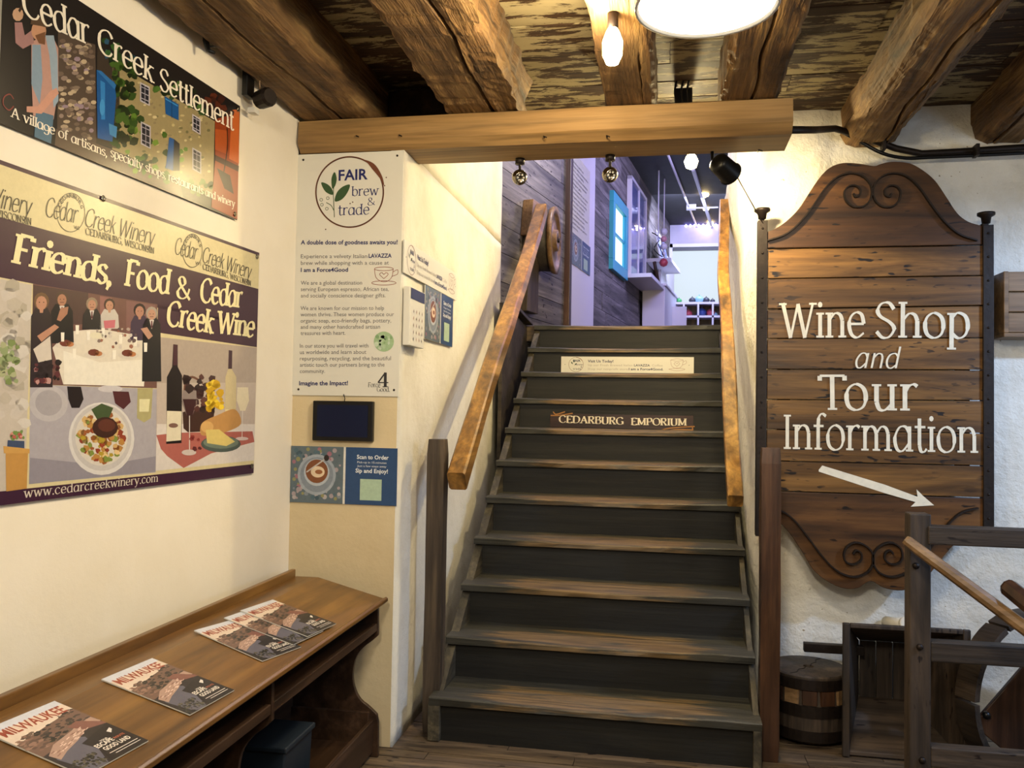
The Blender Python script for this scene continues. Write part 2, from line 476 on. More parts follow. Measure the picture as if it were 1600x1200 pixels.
def stroke_text(txt, thick=.95, thin=.42, slant=0., serif=True, track=.35):
    """polygons of a serifed hand letter, in units where cap height is 7"""
    polys = []; x = 0.

    def strip(pts, sers):
        n = len(pts); L = []; Rr = []
        for i, p in enumerate(pts):
            a = pts[max(i-1, 0)]; b = pts[min(i+1, n-1)]
            dx, dy = b[0]-a[0], b[1]-a[1]; l = math.hypot(dx, dy) or 1; dx /= l; dy /= l
            w = thin+(thick-thin)*abs(dy)**1.5
            if dy*dx > 0 and abs(dx) > .25 and serif: w *= .62       # upstrokes are thinner
            L.append((p[0]-dy*w/2, p[1]+dx*w/2)); Rr.append((p[0]+dy*w/2, p[1]-dx*w/2))
        for i in range(n-1): polys.append([L[i], L[i+1], Rr[i+1], Rr[i]])
        if serif:
            for k in sers:
                px_, py_ = pts[k]; hw = .5*thick+.5; h = thin*.8
                y0 = py_ if py_ <= 0.01 else py_-h
                dirn = [(px_-hw+x*0, y0), (px_+hw, y0), (px_+hw, y0+h), (px_-hw, y0+h)]
                polys.append(dirn)
    for ch in txt:
        w, spec = GL.get(ch, GL[' ']); k0 = len(polys)
        for st in filter(None, spec.split(';')):
            kind, rest = st.strip().split(' ', 1); pts = []; se = []
            for i, q in enumerate(rest.split()):
                if q.endswith('^'): se.append(i); q = q[:-1]
                a, b = q.split(','); pts.append((float(a), float(b)))
            if kind == 'd':
                r = thick*.62; polys.append([(pts[0][0]+r*math.cos(t*PI/4), pts[0][1]+r*math.sin(t*PI/4)) for t in range(8)]); continue
            if kind == 'l': strip(pts, [0 if i == 0 else -1 for i in se])
            elif kind == 'c': strip(smooth_curve(pts, 4), [])
            else:
                c = smooth_curve(pts, 4, True); strip(c+[c[0]], [])
        for i in range(k0, len(polys)):
            polys[i] = [(px_+x+slant*py_, py_) for px_, py_ in polys[i]]
        x += w+track
    return polys, x-track


_TC = {}


def sans(txt, bold):
    key = (txt, bold)
    if key in _TC: return _TC[key]
    c = bpy.data.curves.new('t', 'FONT'); c.body = txt; c.resolution_u = 2; c.offset = .022 if bold else 0
    o = bpy.data.objects.new('t', c); COL.objects.link(o)
    dg = bpy.context.evaluated_depsgraph_get(); me = bpy.data.meshes.new_from_object(o.evaluated_get(dg))
    vs = [(v.co.x, v.co.y) for v in me.vertices]; fs = [tuple(p.vertices) for p in me.polygons]
    bpy.data.objects.remove(o); bpy.data.curves.remove(c); bpy.data.meshes.remove(me)
    _TC[key] = (vs, fs); return _TC[key]


class Print:
    """flat printed or painted matter on a board: coloured shapes in thin layers of ink on the board's own plane.
    Coordinates are measured in the photograph and carried to the plane `F`."""

    def __init__(s, F, x0=0, y0=0, k=1., base=.0004, step=.0003):
        s.F, s.x0, s.y0, s.k, s.base, s.step = F, x0, y0, k, base, step
        s.v = []; s.f = []; s.c = []; s.clip = None

    def u(s, x, y): return uv(s.F, s.x0+x*s.k, s.y0+y*s.k)

    def raw(s, pts, col, layer=0):
        k = len(s.v); y = -(s.base+layer*s.step)
        if s.clip: a, b, c, d = s.clip; pts = [(min(max(p[0], a), c), min(max(p[1], b), d)) for p in pts]
        s.v += [(p[0], y, p[1]) for p in pts]; s.f.append(tuple(range(k, k+len(pts)))); s.c.append(lin(col))

    def poly(s, pts, col, layer=0, curve=False):
        q = [s.u(*p) for p in pts]
        if curve: q = smooth_curve(q, 5, True)
        s.raw(q, col, layer)

    def ell(s, cx, cy, rx, ry, col, layer=0, n=18, rot=0.):
        s.poly([(cx+rx*math.cos(t)*math.cos(rot)-ry*math.sin(t)*math.sin(rot), cy+rx*math.cos(t)*math.sin(rot)+ry*math.sin(t)*math.cos(rot))
                for t in [2*PI*i/n for i in range(n)]], col, layer)

    def line(s, pts, w, col, layer=0, curve=True, closed=False):
        q = [s.u(*p) for p in pts]
        if curve: q = smooth_curve(q, 5, closed)
        if closed: q.append(q[0])
        a, b = s.u(*pts[0]), s.u(pts[0][0], pts[0][1]+w)
        h = math.hypot(a[0]-b[0], a[1]-b[1])/2
        n = len(q)
        for i in range(n-1):
            dx, dy = q[i+1][0]-q[i][0], q[i+1][1]-q[i][1]; l = math.hypot(dx, dy) or 1; nx, ny = -dy/l*h, dx/l*h
            e = (dx/l*h*.4, dy/l*h*.4)
            s.raw([(q[i][0]+nx-e[0], q[i][1]+ny-e[1]), (q[i+1][0]+nx+e[0], q[i+1][1]+ny+e[1]), (q[i+1][0]-nx+e[0], q[i+1][1]-ny+e[1]), (q[i][0]-nx-e[0], q[i][1]-ny-e[1])], col, layer+.05*(i % 3))

    def blobs(s, box, n, r, cols, layer=0, squash=1., inside=None):
        for _ in range(n):
            x = random.uniform(box[0], box[2]); y = random.uniform(box[1], box[3])
            if inside and not inside(x, y): continue
            a = random.uniform(.6, 1.3)*r; k = random.randint(5, 7); ph = random.random()*6
            s.poly([(x+a*math.cos(ph+2*PI*i/k)*random.uniform(.6, 1.1), y+a*squash*math.sin(ph+2*PI*i/k)*random.uniform(.6, 1.1)) for i in range(k)], random.choice(cols), layer+random.choice((0, .33, .66)))

    def text(s, txt, a, b, h, col, layer=5, serif=False, bold=False, thick=.95, thin=.42, slant=0., track=.35, sf=True):
        A = s.u(*a); B = s.u(*b); mx, my = (a[0]+b[0])/2, (a[1]+b[1])/2
        p, q = s.u(mx, my), s.u(mx, my-h); H = math.hypot(p[0]-q[0], p[1]-q[1])
        dx, dy = B[0]-A[0], B[1]-A[1]; L = math.hypot(dx, dy); ex, ey = dx/L, dy/L
        if serif:
            polys, wd = stroke_text(txt, thick, thin, slant, sf, track); ky = H/7.; kx = L/wd
            for i, pl in enumerate(polys): s.raw([(A[0]+ex*x*kx-ey*y*ky, A[1]+ey*x*kx+ex*y*ky) for x, y in pl], col, layer+.06*(i % 9))
        else:
            vs, fs = sans(txt, bold)
            if not vs: return
            x0 = min(v[0] for v in vs); x1 = max(v[0] for v in vs); kx = L/(x1-x0); ky = H/.69
            k = len(s.v); y = -(s.base+layer*s.step)
            s.v += [(A[0]+ex*(vx-x0)*kx-ey*vy*ky, y, A[1]+ey*(vx-x0)*kx+ex*vy*ky) for vx, vy in vs]
            for f in fs: s.f.append(tuple(i+k for i in f)); s.c.append(lin(col))

    def build(s, name, mat, parent, kind=None, thick=0.):
        me = bpy.data.meshes.new(name); me.from_pydata(s.v, [], s.f)
        at = me.color_attributes.new('Col', 'FLOAT_COLOR', 'CORNER')
        k = 0; buf = []
        for p, c in zip(me.polygons, s.c): buf += list(c)*len(p.vertices)
        at.data.foreach_set('color', buf)
        me.materials.append(mat)
        o = bpy.data.objects.new(name, me); COL.objects.link(o); o.parent = parent
        return o


def slab(F, pts, t, name, mat, parent, bevel=0., back=0.):
    """board with a photographed outline, real thickness t, its front on plane F"""
    mb = MB(); mb.prism([uv(F, *p) for p in pts], 0, t)
    return mb.build(name, mat, parent, world=False, bevel=bevel)

# ================================================================== THE SETTING
YR = 4.38            # right-hand wall of the lower room
ZC = 2.98            # underside of the lower ceiling boards
ZU = 4.65            # upstairs ceiling
Y0, RISE, RUN = 3.70, .195, .284
SXL, SXR = -1.0, .385
WA = .048
wd = Vector((math.sin(WA), math.cos(WA), 0))
CORNER = Vector((-1.664, 3.6, 0))


def structure(mb, name, mat, **k):
    return tag(mb.build(name, mat, None, **k), kind='structure')


def lwall(t): return CORNER - wd*t


# floor: worn boards where the picture shows them, plain slab elsewhere
fl = MB(); fl.box((-2.1, -1.7, -.14), (3.3, 2.62, 0)); fl.box((-2.1, 2.62, -.14), (3.3, 4.5, -.026))
floor = structure(fl, 'floor', M['floor'])
y = 2.62; i = 0
while y < YR:
    w = random.choice((.075, .09, .11)); x = -2.0 + random.uniform(-.5, .0)
    while x < 3.2:
        L = random.uniform(.9, 1.9); x1 = min(x+L, 3.28)
        if x1 > -1.9:
            dz = random.uniform(-.003, 0)
            local_mesh(lambda mb: mb.box((max(x, -2.05), y+.002, -.026), (x1-.003, y+w-.002, dz)), 'floorboard', M['floor'], floor, ((x+x1)/2, y, 0))
        x = x1
    y += w
    i += 1

# left wall
a, b = lwall(5.3), CORNER
nrm = Vector((-wd.y, wd.x, 0))
structure(MB().prism([(a.x, a.y), (b.x, b.y), ((b+nrm*.15).x, (b+nrm*.15).y), ((a+nrm*.15).x, (a+nrm*.15).y)], 0, 3.0, 'xy'), 'wall_left', M['wall'])
# stub wall (pillar) carrying the beam, its face to the room tinted tan for shade, its white side to the stairs
structure(MB().prism([(-1.82, 3.6), (-1.172, 3.6), (-1.172, 3.85), (-1.82, 3.85)], 0, 2.615, 'xy'), 'wall_front_left', M['pillar'])


def grid_wall(path, z0, z1, dz, amp, freq, name, mat, bulge=None):
    """plaster face swept along a plan path, trowel waves in the geometry"""
    pts = []
    for p, q in zip(path[:-1], path[1:]):
        n = max(1, int(math.hypot(q[0]-p[0], q[1]-p[1])/dz))
        pts += [(p[0]+(q[0]-p[0])*i/n, p[1]+(q[1]-p[1])*i/n) for i in range(n)]
    pts.append(path[-1]); nz = int((z1-z0)/dz); vs = []; n = len(pts)
    for i, p in enumerate(pts):
        a_, b_ = pts[max(i-1, 0)], pts[min(i+1, n-1)]
        tx, ty = b_[0]-a_[0], b_[1]-a_[1]; l = math.hypot(tx, ty); nx, ny = ty/l, -tx/l
        for k in range(nz+1):
            z = z0+(z1-z0)*k/nz
            d = amp*(noise.noise(Vector((p[0]*freq, p[1]*freq, z*freq)))+.5*noise.noise(Vector((p[0]*freq*3, p[1]*freq*3, z*freq*3+9))))
            if bulge: d += bulge(p, z)
            vs.append((p[0]+nx*d, p[1]+ny*d, z))
    fs = [(i*(nz+1)+k, (i+1)*(nz+1)+k, (i+1)*(nz+1)+k+1, i*(nz+1)+k+1) for i in range(n-1) for k in range(nz)]
    mb = MB(); mb.add(vs, fs, True)
    me = bpy.data.meshes.new(name); me.from_pydata(mb.v, [], mb.f); me.materials.append(mat)
    for p in me.polygons: p.use_smooth = True
    o = bpy.data.objects.new(name, me); COL.objects.link(o); tag(o, kind='structure')
    s_ = o.modifiers.new('thickness', 'SOLIDIFY'); s_.thickness = .06; s_.offset = -1
    return o


# side of the stub wall along the stairs (seen from the stairs, normal towards +X)
grid_wall([(-1.164, 3.603), (-1.164, 3.75), (-1.16, 5.80), (-1.165, 5.85), (-1.26, 5.86), (-1.8, 5.86)], 0, 2.64, .06, .006, 2.2, 'wall_stair_left', M['white'])
grid_wall([(-1.164, 3.87), (-1.16, 5.80), (-1.165, 5.85), (-1.26, 5.86), (-1.8, 5.86)], 2.64, ZU, .06, .006, 2.2, 'wall_stair_left_upper', M['white'])
structure(MB().box((-1.66, 3.832, 2.64), (-.67, 3.865, ZC)), 'shade_board', M['deskd'])  # dark board added in place of the shaded gap behind the beam


def rbulge(p, z):
    if p[1] > 4.34 and p[0] > .75: return 0.
    t = max(0, min(1, (z-2.1)/.6)); return .035*t*t + .012*math.sin(z*5+p[1]*2)


corner = [(.425, 6.56), (.43, 5.2), (.438, 4.62), (.447, 4.50), (.475, 4.42), (.52, 4.39), (.60, YR), (3.3, YR)]
grid_wall(corner, 0, 3.02, .045, .012, 1.7, 'wall_right', M['rough'], rbulge)
grid_wall([(.43, 6.56), (.43, 4.42)], 3.0, ZU, .12, .01, 1.7, 'wall_stair_right_upper', M['rough'])
structure(MB().box((-1.9, YR, 2.9), (3.3, YR+.06, ZU)), 'light_block_wall', M['rough'])  # unseen wall added above the beam to stop light leaking through
structure(MB().box((-1.9, -1.75, 0), (3.3, -1.68, 3.02)), 'wall_back', M['wall'])
# far right wall with the window the daylight comes from
wr = MB(); X = 3.3
wr.box((X, -1.7, 0), (X+.1, 1.7, 3.02)); wr.box((X, 2.9, 0), (X+.1, YR+.05, 3.02)); wr.box((X, 1.7, 0), (X+.1, 2.9, 1.2)); wr.box((X, 1.7, 2.3), (X+.1, 2.9, 3.02))
structure(wr, 'wall_side', M['rough'])
wf = MB(); wf.box((X-.01, 1.68, 1.18), (X+.05, 1.74, 2.32)); wf.box((X-.01, 2.86, 1.18), (X+.05, 2.92, 2.32)); wf.box((X-.01, 1.74, 1.18), (X+.05, 2.86, 1.24)); wf.box((X-.01, 1.74, 2.26), (X+.05, 2.86, 2.32)); wf.box((X, 2.28, 1.24), (X+.04, 2.32, 2.26))
win = structure(wf, 'window_1', M['shopwhite'])
g_ = MB().box((X+.03, 1.74, 1.24), (X+.036, 2.86, 2.26)).build('pane', M['glass'], win)

# lower ceiling: boards run across, joists carry them
ceil = structure(MB().box((-2.0, -1.75, ZC+.03), (3.35, YR+.02, ZC+.08)), 'ceiling', M['gap_dark'])
y = -1.7
while y < YR:
    w = random.uniform(.17, .23); y1 = min(y+w, YR+.02); x = -1.95; 
    cuts = [-1.95, random.uniform(-.4, 1.4), 3.3]
    for c0, c1 in zip(cuts[:-1], cuts[1:]):
        local_mesh(lambda mb: mb.box((c0+.001, y+.003, ZC+random.uniform(0, .004)), (c1-.001, y1-.003, ZC+.03)), 'ceiling_board', M['ceil'], ceil, ((c0+c1)/2, (y+y1)/2, ZC))
    y = y1

# ================================================================== JOISTS AND BEAM


def joist(name, x0, x1, ya, yb, zb, zt, label, groove=.45, rnd=.04, seed=0, rough=1., grp='hewn joists under the ceiling boards'):
    n = 200; prof = []
    w = x1-x0; h = zt-zb
    base = []
    # outline bottom-left -> bottom (with groove) -> bottom-right -> up
    base += [(0, h), (0, h*.5), (0, rnd), (rnd*.3, rnd*.3), (rnd, 0)]
    gi = len(base); base += [(groove*w-.03, 0), (groove*w-.008, 0), (groove*w, .035), (groove*w+.008, 0), (groove*w+.03, 0)]
    base += [(w*.75, 0), (w-rnd, 0), (w-rnd*.3, rnd*.3), (w, rnd), (w, h*.5), (w, h)]
    m_ = len(base); vs = []
    cx, cy = (x0+x1)/2, 0
    for i in range(n+1):
        yy = ya+(yb-ya)*i/n
        gx = .05*noise.noise(Vector((seed*3.1, yy*.7, 0)))+.02*noise.noise(Vector((seed, yy*3, 2)))
        gd = max(0, min(1, .6+1.4*noise.noise(Vector((seed+5, yy*.9, 0)))))
        for k, (bx, bz) in enumerate(base):
            dx = .012*rough*noise.noise(Vector((k*.9+seed*7, yy*2.0, 1)))+.010*rough*noise.noise(Vector((k*1.7+seed, yy*13, 4)))
            dz = .010*rough*noise.noise(Vector((k*.8+seed*7, yy*2.2, 7)))+.008*rough*noise.noise(Vector((k*1.9+seed, yy*19, 3)))
            if gi <= k < gi+5:
                bx2 = bx+gx; bz2 = bz*gd if k == gi+2 else 0
                vs.append((x0+bx2, yy, zb+bz2+dz*.6))
            else:
                vs.append((x0+bx+dx, yy, zb+bz+(dz if bz < h*.9 else 0)))
    fs = [(i*m_+k, i*m_+k+1, (i+1)*m_+k+1, (i+1)*m_+k) for i in range(n) for k in range(m_-1)]
    fs += [tuple(range(m_)), tuple(range(n*m_, (n+1)*m_))]
    mb = MB(); mb.add([(v[0]-cx, v[1], v[2]-zb) for v in vs], fs, False)
    o = mb.build('ceiling_joist', M['joist'], None); o.location = (cx, 0, zb)
    tag(o, label, 'joist', grp)
    return o


joist('j', -1.655, -1.315, -1.65, 3.80, 2.775, ZC, 'wide hewn ceiling joist running along the top of the left banner wall', .50, .03, 1)
joist('j', -.975, -.635, -1.65, 3.80, 2.775, ZC, 'rough hewn joist with deep splits, second from the left wall', .62, .035, 2, 1.6)
joist('j', -.275, -.06, -1.65, 3.80, 2.775, ZC, 'narrow ceiling joist directly behind the bare glowing bulb', .8, .02, 3, .7)
joist('j', .205, .435, -1.65, 3.80, 2.775, ZC, 'ceiling joist with a long dark split above the right end of the cross beam', .42, .02, 4, .8)
joist('j', .83, 1.09, -1.65, YR+.04, 2.79, ZC, 'round log-like joist entering the white wall above the wine shop sign', .7, .07, 5, 1.2)
joist('j', 1.42, 1.70, -1.65, YR+.04, 2.79, ZC, 'log joist entering the wall at the top right corner of the photo', .3, .07, 6, 1.2)
joist('j', 2.1, 2.38, -1.65, YR+.04, 2.79, ZC, 'log joist farthest right, outside the lamp light', .5, .07, 7, 1.2)

# cross beam with a chamfered lower front edge
bt = thing('cross_beam', 'planed tan timber beam spanning the foot of the stairs over the white info board', 'beam', (-.59, 3.58, 2.62))
bm_ = MB(); pr = [(3.565, 2.665), (3.60, 2.625), (3.83, 2.625), (3.83, 2.775), (3.60, 2.775), (3.575, 2.765)]
n = 30; xs = [-1.655+(.49+1.655)*i/n for i in range(n+1)]; vs = []
for x in xs:
    for k, (py_, pz_) in enumerate(pr):
        vs.append((x, py_+.004*noise.noise(Vector((x*2, k, 0))), pz_+.004*noise.noise(Vector((x*2, k, 5)))))
m_ = len(pr)
bm_.add(vs, [(i*m_+k, i*m_+(k+1) % m_, (i+1)*m_+(k+1) % m_, (i+1)*m_+k) for i in range(n) for k in range(m_)]+[tuple(range(m_)), tuple(range(n*m_, (n+1)*m_))])
bm_.build('timber', M['joist_x'], bt)
for x_, y_ in ((558, 212), (625, 211), (850, 213), (948, 212), (1185, 234)):
    p = at_y(x_, y_, 3.57)
    MB().tube([p+Vector((0, .03, 0)), p+Vector((0, -.012, -.004)), p+Vector((.014, -.02, -.012))], .003, 6).build('nail', M['iron'], bt)

# ================================================================== STAIRS
st = thing('staircase', 'steep closed wooden staircase with worn dark grey treads rising to the shop', 'stairs', (-.3, Y0, 0))
NX = 30


def tread(i):
    yf, zt = Y0+RUN*i, RISE*(i+1); th = .036; x0, x1 = SXL-.03, SXR+.015
    dep = RUN+.045 if i < 10 else .16
    rows = [0, .006, .03, .07, .14, dep]; vs = []; n = NX
    cx = (x0+x1)/2; sd = i*13.7
    for k in range(n+1):
        u_ = k/n; x = x0+(x1-x0)*u_-cx; wr_ = math.sin(PI*min(1, max(0, (u_-.06)/.88)))**1.2
        for r, yy in enumerate(rows):
            fy = max(0, 1-yy/.15)
            dz = -.011*wr_*fy+.0025*noise.noise(Vector((x*7, sd, yy*9)))
            dy = (.006*wr_+.007*noise.noise(Vector((x*8, sd+3, 0))))*(1 if r < 2 else 0)
            z = dz-(.006 if r == 0 else 0)
            vs.append((x, yy+dy, z))
        vs.append((x, .004+.004*noise.noise(Vector((x*6, sd, 8))), -th)); vs.append((x, dep, -th))
    m2 = len(rows)+2; order = list(range(len(rows)))+[len(rows)+1, len(rows)]
    fs = [(a_*m2+order[k], a_*m2+order[(k+1) % m2], (a_+1)*m2+order[(k+1) % m2], (a_+1)*m2+order[k]) for a_ in range(n) for k in range(m2)]
    fs += [tuple(order), tuple(n*m2+k for k in order)]
    mb = MB().add(vs, fs)
    o = mb.build('tread' if i < 10 else 'landing_nosing', M['tread'], None)
    o.parent = st; o.matrix_basis = wm(st).inverted() @ Matrix.Translation((cx, yf, zt))


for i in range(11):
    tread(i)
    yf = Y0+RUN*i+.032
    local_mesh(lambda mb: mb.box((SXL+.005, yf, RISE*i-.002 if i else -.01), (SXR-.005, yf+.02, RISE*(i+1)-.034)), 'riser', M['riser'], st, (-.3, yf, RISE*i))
for nm, xa, xb in (('stringer', SXL-.028, SXL+.012), ('stringer', SXR-.012, SXR+.012)):
    ya, yb = Y0+.035, Y0+RUN*10+.03
    f = lambda y_: RISE+(y_-Y0-.055)*RISE/RUN-.03
    local_mesh(lambda mb: mb.prism([(ya, -.01), (ya, f(ya)), (yb, f(yb)), (yb, f(yb)-.42), (ya+.62, -.01)], xa, xb, 'yz'), nm, M['stringer'], st, (xa, ya, 0))
# blocks under the ends of the first tread
local_mesh(lambda mb: mb.box((SXL-.035, Y0+.005, 0), (SXL+.02, Y0+.06, .16)), 'corner_block', M['stringer'], st, (SXL, Y0, 0), .004)
local_mesh(lambda mb: mb.box((SXR-.02, Y0+.005, 0), (SXR+.015, Y0+.06, .16)), 'corner_block', M['stringer'], st, (SXR, Y0, 0), .004)
# dark boarded side with a cap beside the top steps
local_mesh(lambda mb: mb.prism([(5.6, 1.0), (5.86, 1.2), (6.6, 1.7), (6.6, 2.13), (5.86, 2.19), (5.6, 2.2)], SXL-.12, SXL-.095, 'yz'), 'side_panel', M['plankd'], st, (SXL-.1, 5.9, 1.5))
local_mesh(lambda mb: mb.prism([(5.88, 2.20), (6.62, 2.15), (6.62, 2.175), (5.88, 2.225)], SXL-.14, SXL-.05, 'yz'), 'side_cap', M['plankd'], st, (SXL-.1, 5.9, 2.2), .003)

# ================================================================== HANDRAILS
def handrail(label, path, wid, thk, post_px, post_x, post_y, ztop, postmat, mat, z0=0.):
    t = thing('handrail', label, 'handrail', (post_x[0], post_y[0], 0), group='handrails of the stairs')
    pts = smooth_curve([tuple(p) for p in path], 6)
    mb = MB(); vs = []; n = len(pts)
    P = [Vector(p) for p in pts]
    for i, p in enumerate(P):
        d = (P[min(i+1, n-1)]-P[max(i-1, 0)]).normalized()
        a_ = Vector((1, 0, 0)); b_ = a_.cross(d).normalized()
        w_ = wid*(1+.10*noise.noise(p*2.3)); h_ = thk*(1+.12*noise.noise(p*3.1+Vector((5, 0, 0))))
        for q in ((-1, -.8), (-.8, -1), (.8, -1), (1, -.8), (1, .8), (.8, 1), (-.8, 1), (-1, .8)):
            vs.append(p+a_*q[0]*w_/2+b_*q[1]*h_/2)
    mb.add(vs, [(i*8+k, i*8+(k+1) % 8, (i+1)*8+(k+1) % 8, (i+1)*8+k) for i in range(n-1) for k in range(8)]+[tuple(range(8)), tuple(range((n-1)*8, n*8))])
    mb.build('rail', mat, t)
    n = 20; mb = MB(); vs = []
    (xa, xb), (ya, yb) = post_x, post_y
    for i in range(n+1):
        z = z0+(ztop-z0)*i/n; j = lambda s_: .003*noise.noise(Vector((s_, z*4, xa*9)))
        ins = .004 if i in (0, n) else 0
        vs += [(xa+j(1)+ins, ya+j(2)+ins, z), (xb+j(3)-ins, ya+j(4)+ins, z), (xb+j(5)-ins, yb+j(6)-ins, z), (xa+j(7)+ins, yb+j(8)-ins, z)]
    mb.add(vs, [(i*4+k, i*4+(k+1) % 4, (i+1)*4+(k+1) % 4, (i+1)*4+k) for i in range(n) for k in range(4)]+[(0, 1, 2, 3), tuple(range(n*4, n*4+4))])
    mb.build('post', postmat, t)
    return t


lo = at_y(714, 752, 3.74); hi = at_x(846, 330, -.965)
pl = [lo+(hi-lo)*k+Vector((0, 0, .02*math.sin(k*7))) for k in (0, .25, .5, .75, 1)]
t = handrail('hewn plank handrail on the left side of the stairs with grey square post', pl, .085, .095, None, (-1.085, -1.005), (3.79, 3.87), 1.335, M['post'], M['rail'])
pr_ = [at_y(1149, 783, 3.76), at_y(1143, 690, 4.05), at_y(1139, 590, 4.42), at_y(1135, 500, 4.85), at_y(1130, 430, 5.2), at_y(1131, 380, 5.5), at_y(1132, 318, 5.85)]
t = handrail('wavy honey-coloured handrail on the right side of the stairs with reddish post', pr_, .066, .07, None, (.402, .482), (3.80, 3.89), 1.33, M['postr'], M['rail'])

# ================================================================== RIGHT WALL: the wine shop sign
FS = frame((0, 4.225, 0), 0)
z4 = lambda x, y_: (1160+x*.29157, 230+y_*.29157)
z5 = lambda x, y_: (1160+x*.31677, 560+y_*.31677)
ws = thing('wooden_sign', 'large scrolled plank sign with white wine shop lettering and an arrow on the wall', 'sign', FS)
xl, xr = uv(FS, 1199, 600)[0], uv(FS, 1538, 600)[0]
seams = [uv(FS, *z4(133, v))[1] for v in (545, 705, 868, 1025, 1190)] + [uv(FS, *z5(125, v))[1] for v in (203, 350, 505, 652)]
seamr = [uv(FS, *z4(1285, v))[1] for v in (525, 688, 848, 1022)] + [uv(FS, *z5(1190, v))[1] for v in (57, 208, 370, 530, 688)]
for k in range(len(seams)-1):
    g = .0025; off = random.uniform(-.004, .003); a0, a1, b0, b1 = seams[k], seams[k+1], seamr[k], seamr[k+1]
    cx, cz = (xl+xr)/2, (a0+a1)/2
    mb = MB(); mb.prism([(xl-cx, a1+g-cz), (xr-cx, b1+g-cz), (xr-cx, b0-g-cz), (xl-cx, a0-g-cz)], 0.0, .035)
    o = mb.build('plank', M['sign'], ws, world=False, bevel=.002); o.location = (cx, off, cz)
def half(pts, mirror_x):
    return pts + [(2*mirror_x-x, y_) for x, y_ in reversed(pts)]
crest = [z4(*p) for p in [(133, 545), (133, 457), (175, 440), (235, 400), (300, 335), (360, 245), (415, 165), (470, 112), (540, 88), (630, 92), (705, 104), (745, 92), (800, 82), (890, 88), (960, 122), (1030, 180), (1090, 265), (1150, 355), (1210, 402), (1285, 425), (1285, 525)]]
q = [uv(FS, *p) for p in crest]; q = [q[0]]+smooth_curve(q[1:-1], 4)+[q[-1]]
cz = .5*(q[0][1]+q[6][1])
MB().prism([(a_-cx, b_-cz+.003) for a_, b_ in q], 0, .035).build('crest_board', M['signb'], ws, world=False, bevel=.003).location = (cx, -.002, cz)
foot = [z5(*p) for p in [(125, 652), (125, 770), (170, 795), (230, 855), (295, 950), (350, 1040), (420, 1098), (500, 1132), (570, 1130), (632, 1096), (700, 1130), (790, 1142), (880, 1108), (950, 1030), (1005, 960), (1060, 900), (1120, 850), (1190, 832), (1190, 688)]]
q = [uv(FS, *p) for p in foot]; q = [q[0]]+smooth_curve(q[1:-1], 4)+[q[-1]]
cz = .5*(q[0][1]+q[20][1])
MB().prism([(a_-cx, b_-cz-.003) for a_, b_ in q], 0, .035).build('foot_board', M['signb'], ws, world=False, bevel=.003).location = (cx, 0, cz)
# battens behind
for q in (xl+.05, xr-.11): MB().box((q, .036, 1.15), (q+.06, .06, 2.2)).build('batten', M['signb'], ws, world=False)
# iron side straps with rivets and flanged hooks
for xa, xb, ya, yb in ((1184, 1199, 345, 838), (1535, 1553, 352, 824)):
    u0, v1 = uv(FS, xa, ya); u1, v0 = uv(FS, xb, yb)
    u1 = u0+.045
    sm_ = MB().box((u0, -.012, v0), (u1, .04, v1)).build('iron_strap', M['iron'], ws, world=False, bevel=.002)
    for k in range(13):
        zz = v0+.04+(v1-v0-.08)*k/12
        MB().lathe([(0, .005), (.005, .003), (.006, 0)], 8, Matrix.Translation((u0+.022, -.012, zz)) @ Matrix.Rotation(PI/2, 4, 'X')).build('rivet', M['iron'], sm_, world=False)
    c_ = (u0+u1)/2
    MB().lathe([(.038, 0), (.038, .012), (.022, .022), (.018, .05)], 16, Matrix.Translation((c_, .02, v1+.062)) @ Matrix.Rotation(PI, 4, 'X')).build('strap_cap', M['iron'], ws, world=False)
    MB().tube([(c_, .14, v1+.01), (c_, .02, v1+.01)], .012, 8).build('wall_bracket', M['iron'], ws, world=False)
    MB().tube([(c_, .14, v0+.01), (c_, -.01, v0+.01)], .012, 8).build('wall_bracket', M['iron'], ws, world=False)


w0 = uv(FS, 1142, 262); w1 = uv(FS, 1192, 350)
MB().tube([(w0[0], -.02, w0[1]), (w1[0], -.01, w1[1])], .003, 6).build('wire', M['iron'], ws, world=False)
wq = [uv(FS, *p) for p in ((1450, 270), (1470, 283), (1483, 310), (1496, 333), (1520, 350))]
MB().tube(smooth_curve([(a_, .05, b_) for a_, b_ in wq], 4), .004, 6).build('cable', M['ptw'], ws, world=False)


def iron_scroll(pts, conv, mir):
    for sgn in (0, 1):
        qq = [uv(FS, *conv(2*mir-x if sgn else x, y_+(6*0 if not sgn else 0))) for x, y_ in pts]
        c = smooth_curve(qq, 6)
        MB().tube([(a_, -.012, b_) for a_, b_ in c], .011, 4, flat=(.30, 1.0), up=Vector((0, 1, 0)), smooth=False).build('iron_scroll', M['iron'], ws, world=False)


iron_scroll([(133, 503), (225, 472), (300, 412), (370, 325), (440, 225), (505, 165), (570, 145), (630, 155), (675, 192), (690, 240), (678, 290), (640, 322), (590, 322), (552, 290), (543, 245), (565, 215), (600, 210), (628, 232), (624, 260), (602, 270), (592, 252)], z4, 693)
iron_scroll([(125, 737), (200, 755), (262, 805), (325, 885), (385, 965), (445, 1030), (505, 1066), (565, 1073), (618, 1046), (643, 995), (630, 945), (590, 913), (545, 907), (508, 932), (497, 972), (512, 1004), (550, 1012), (582, 990), (582, 958), (558, 944), (542, 962)], z5, 641)
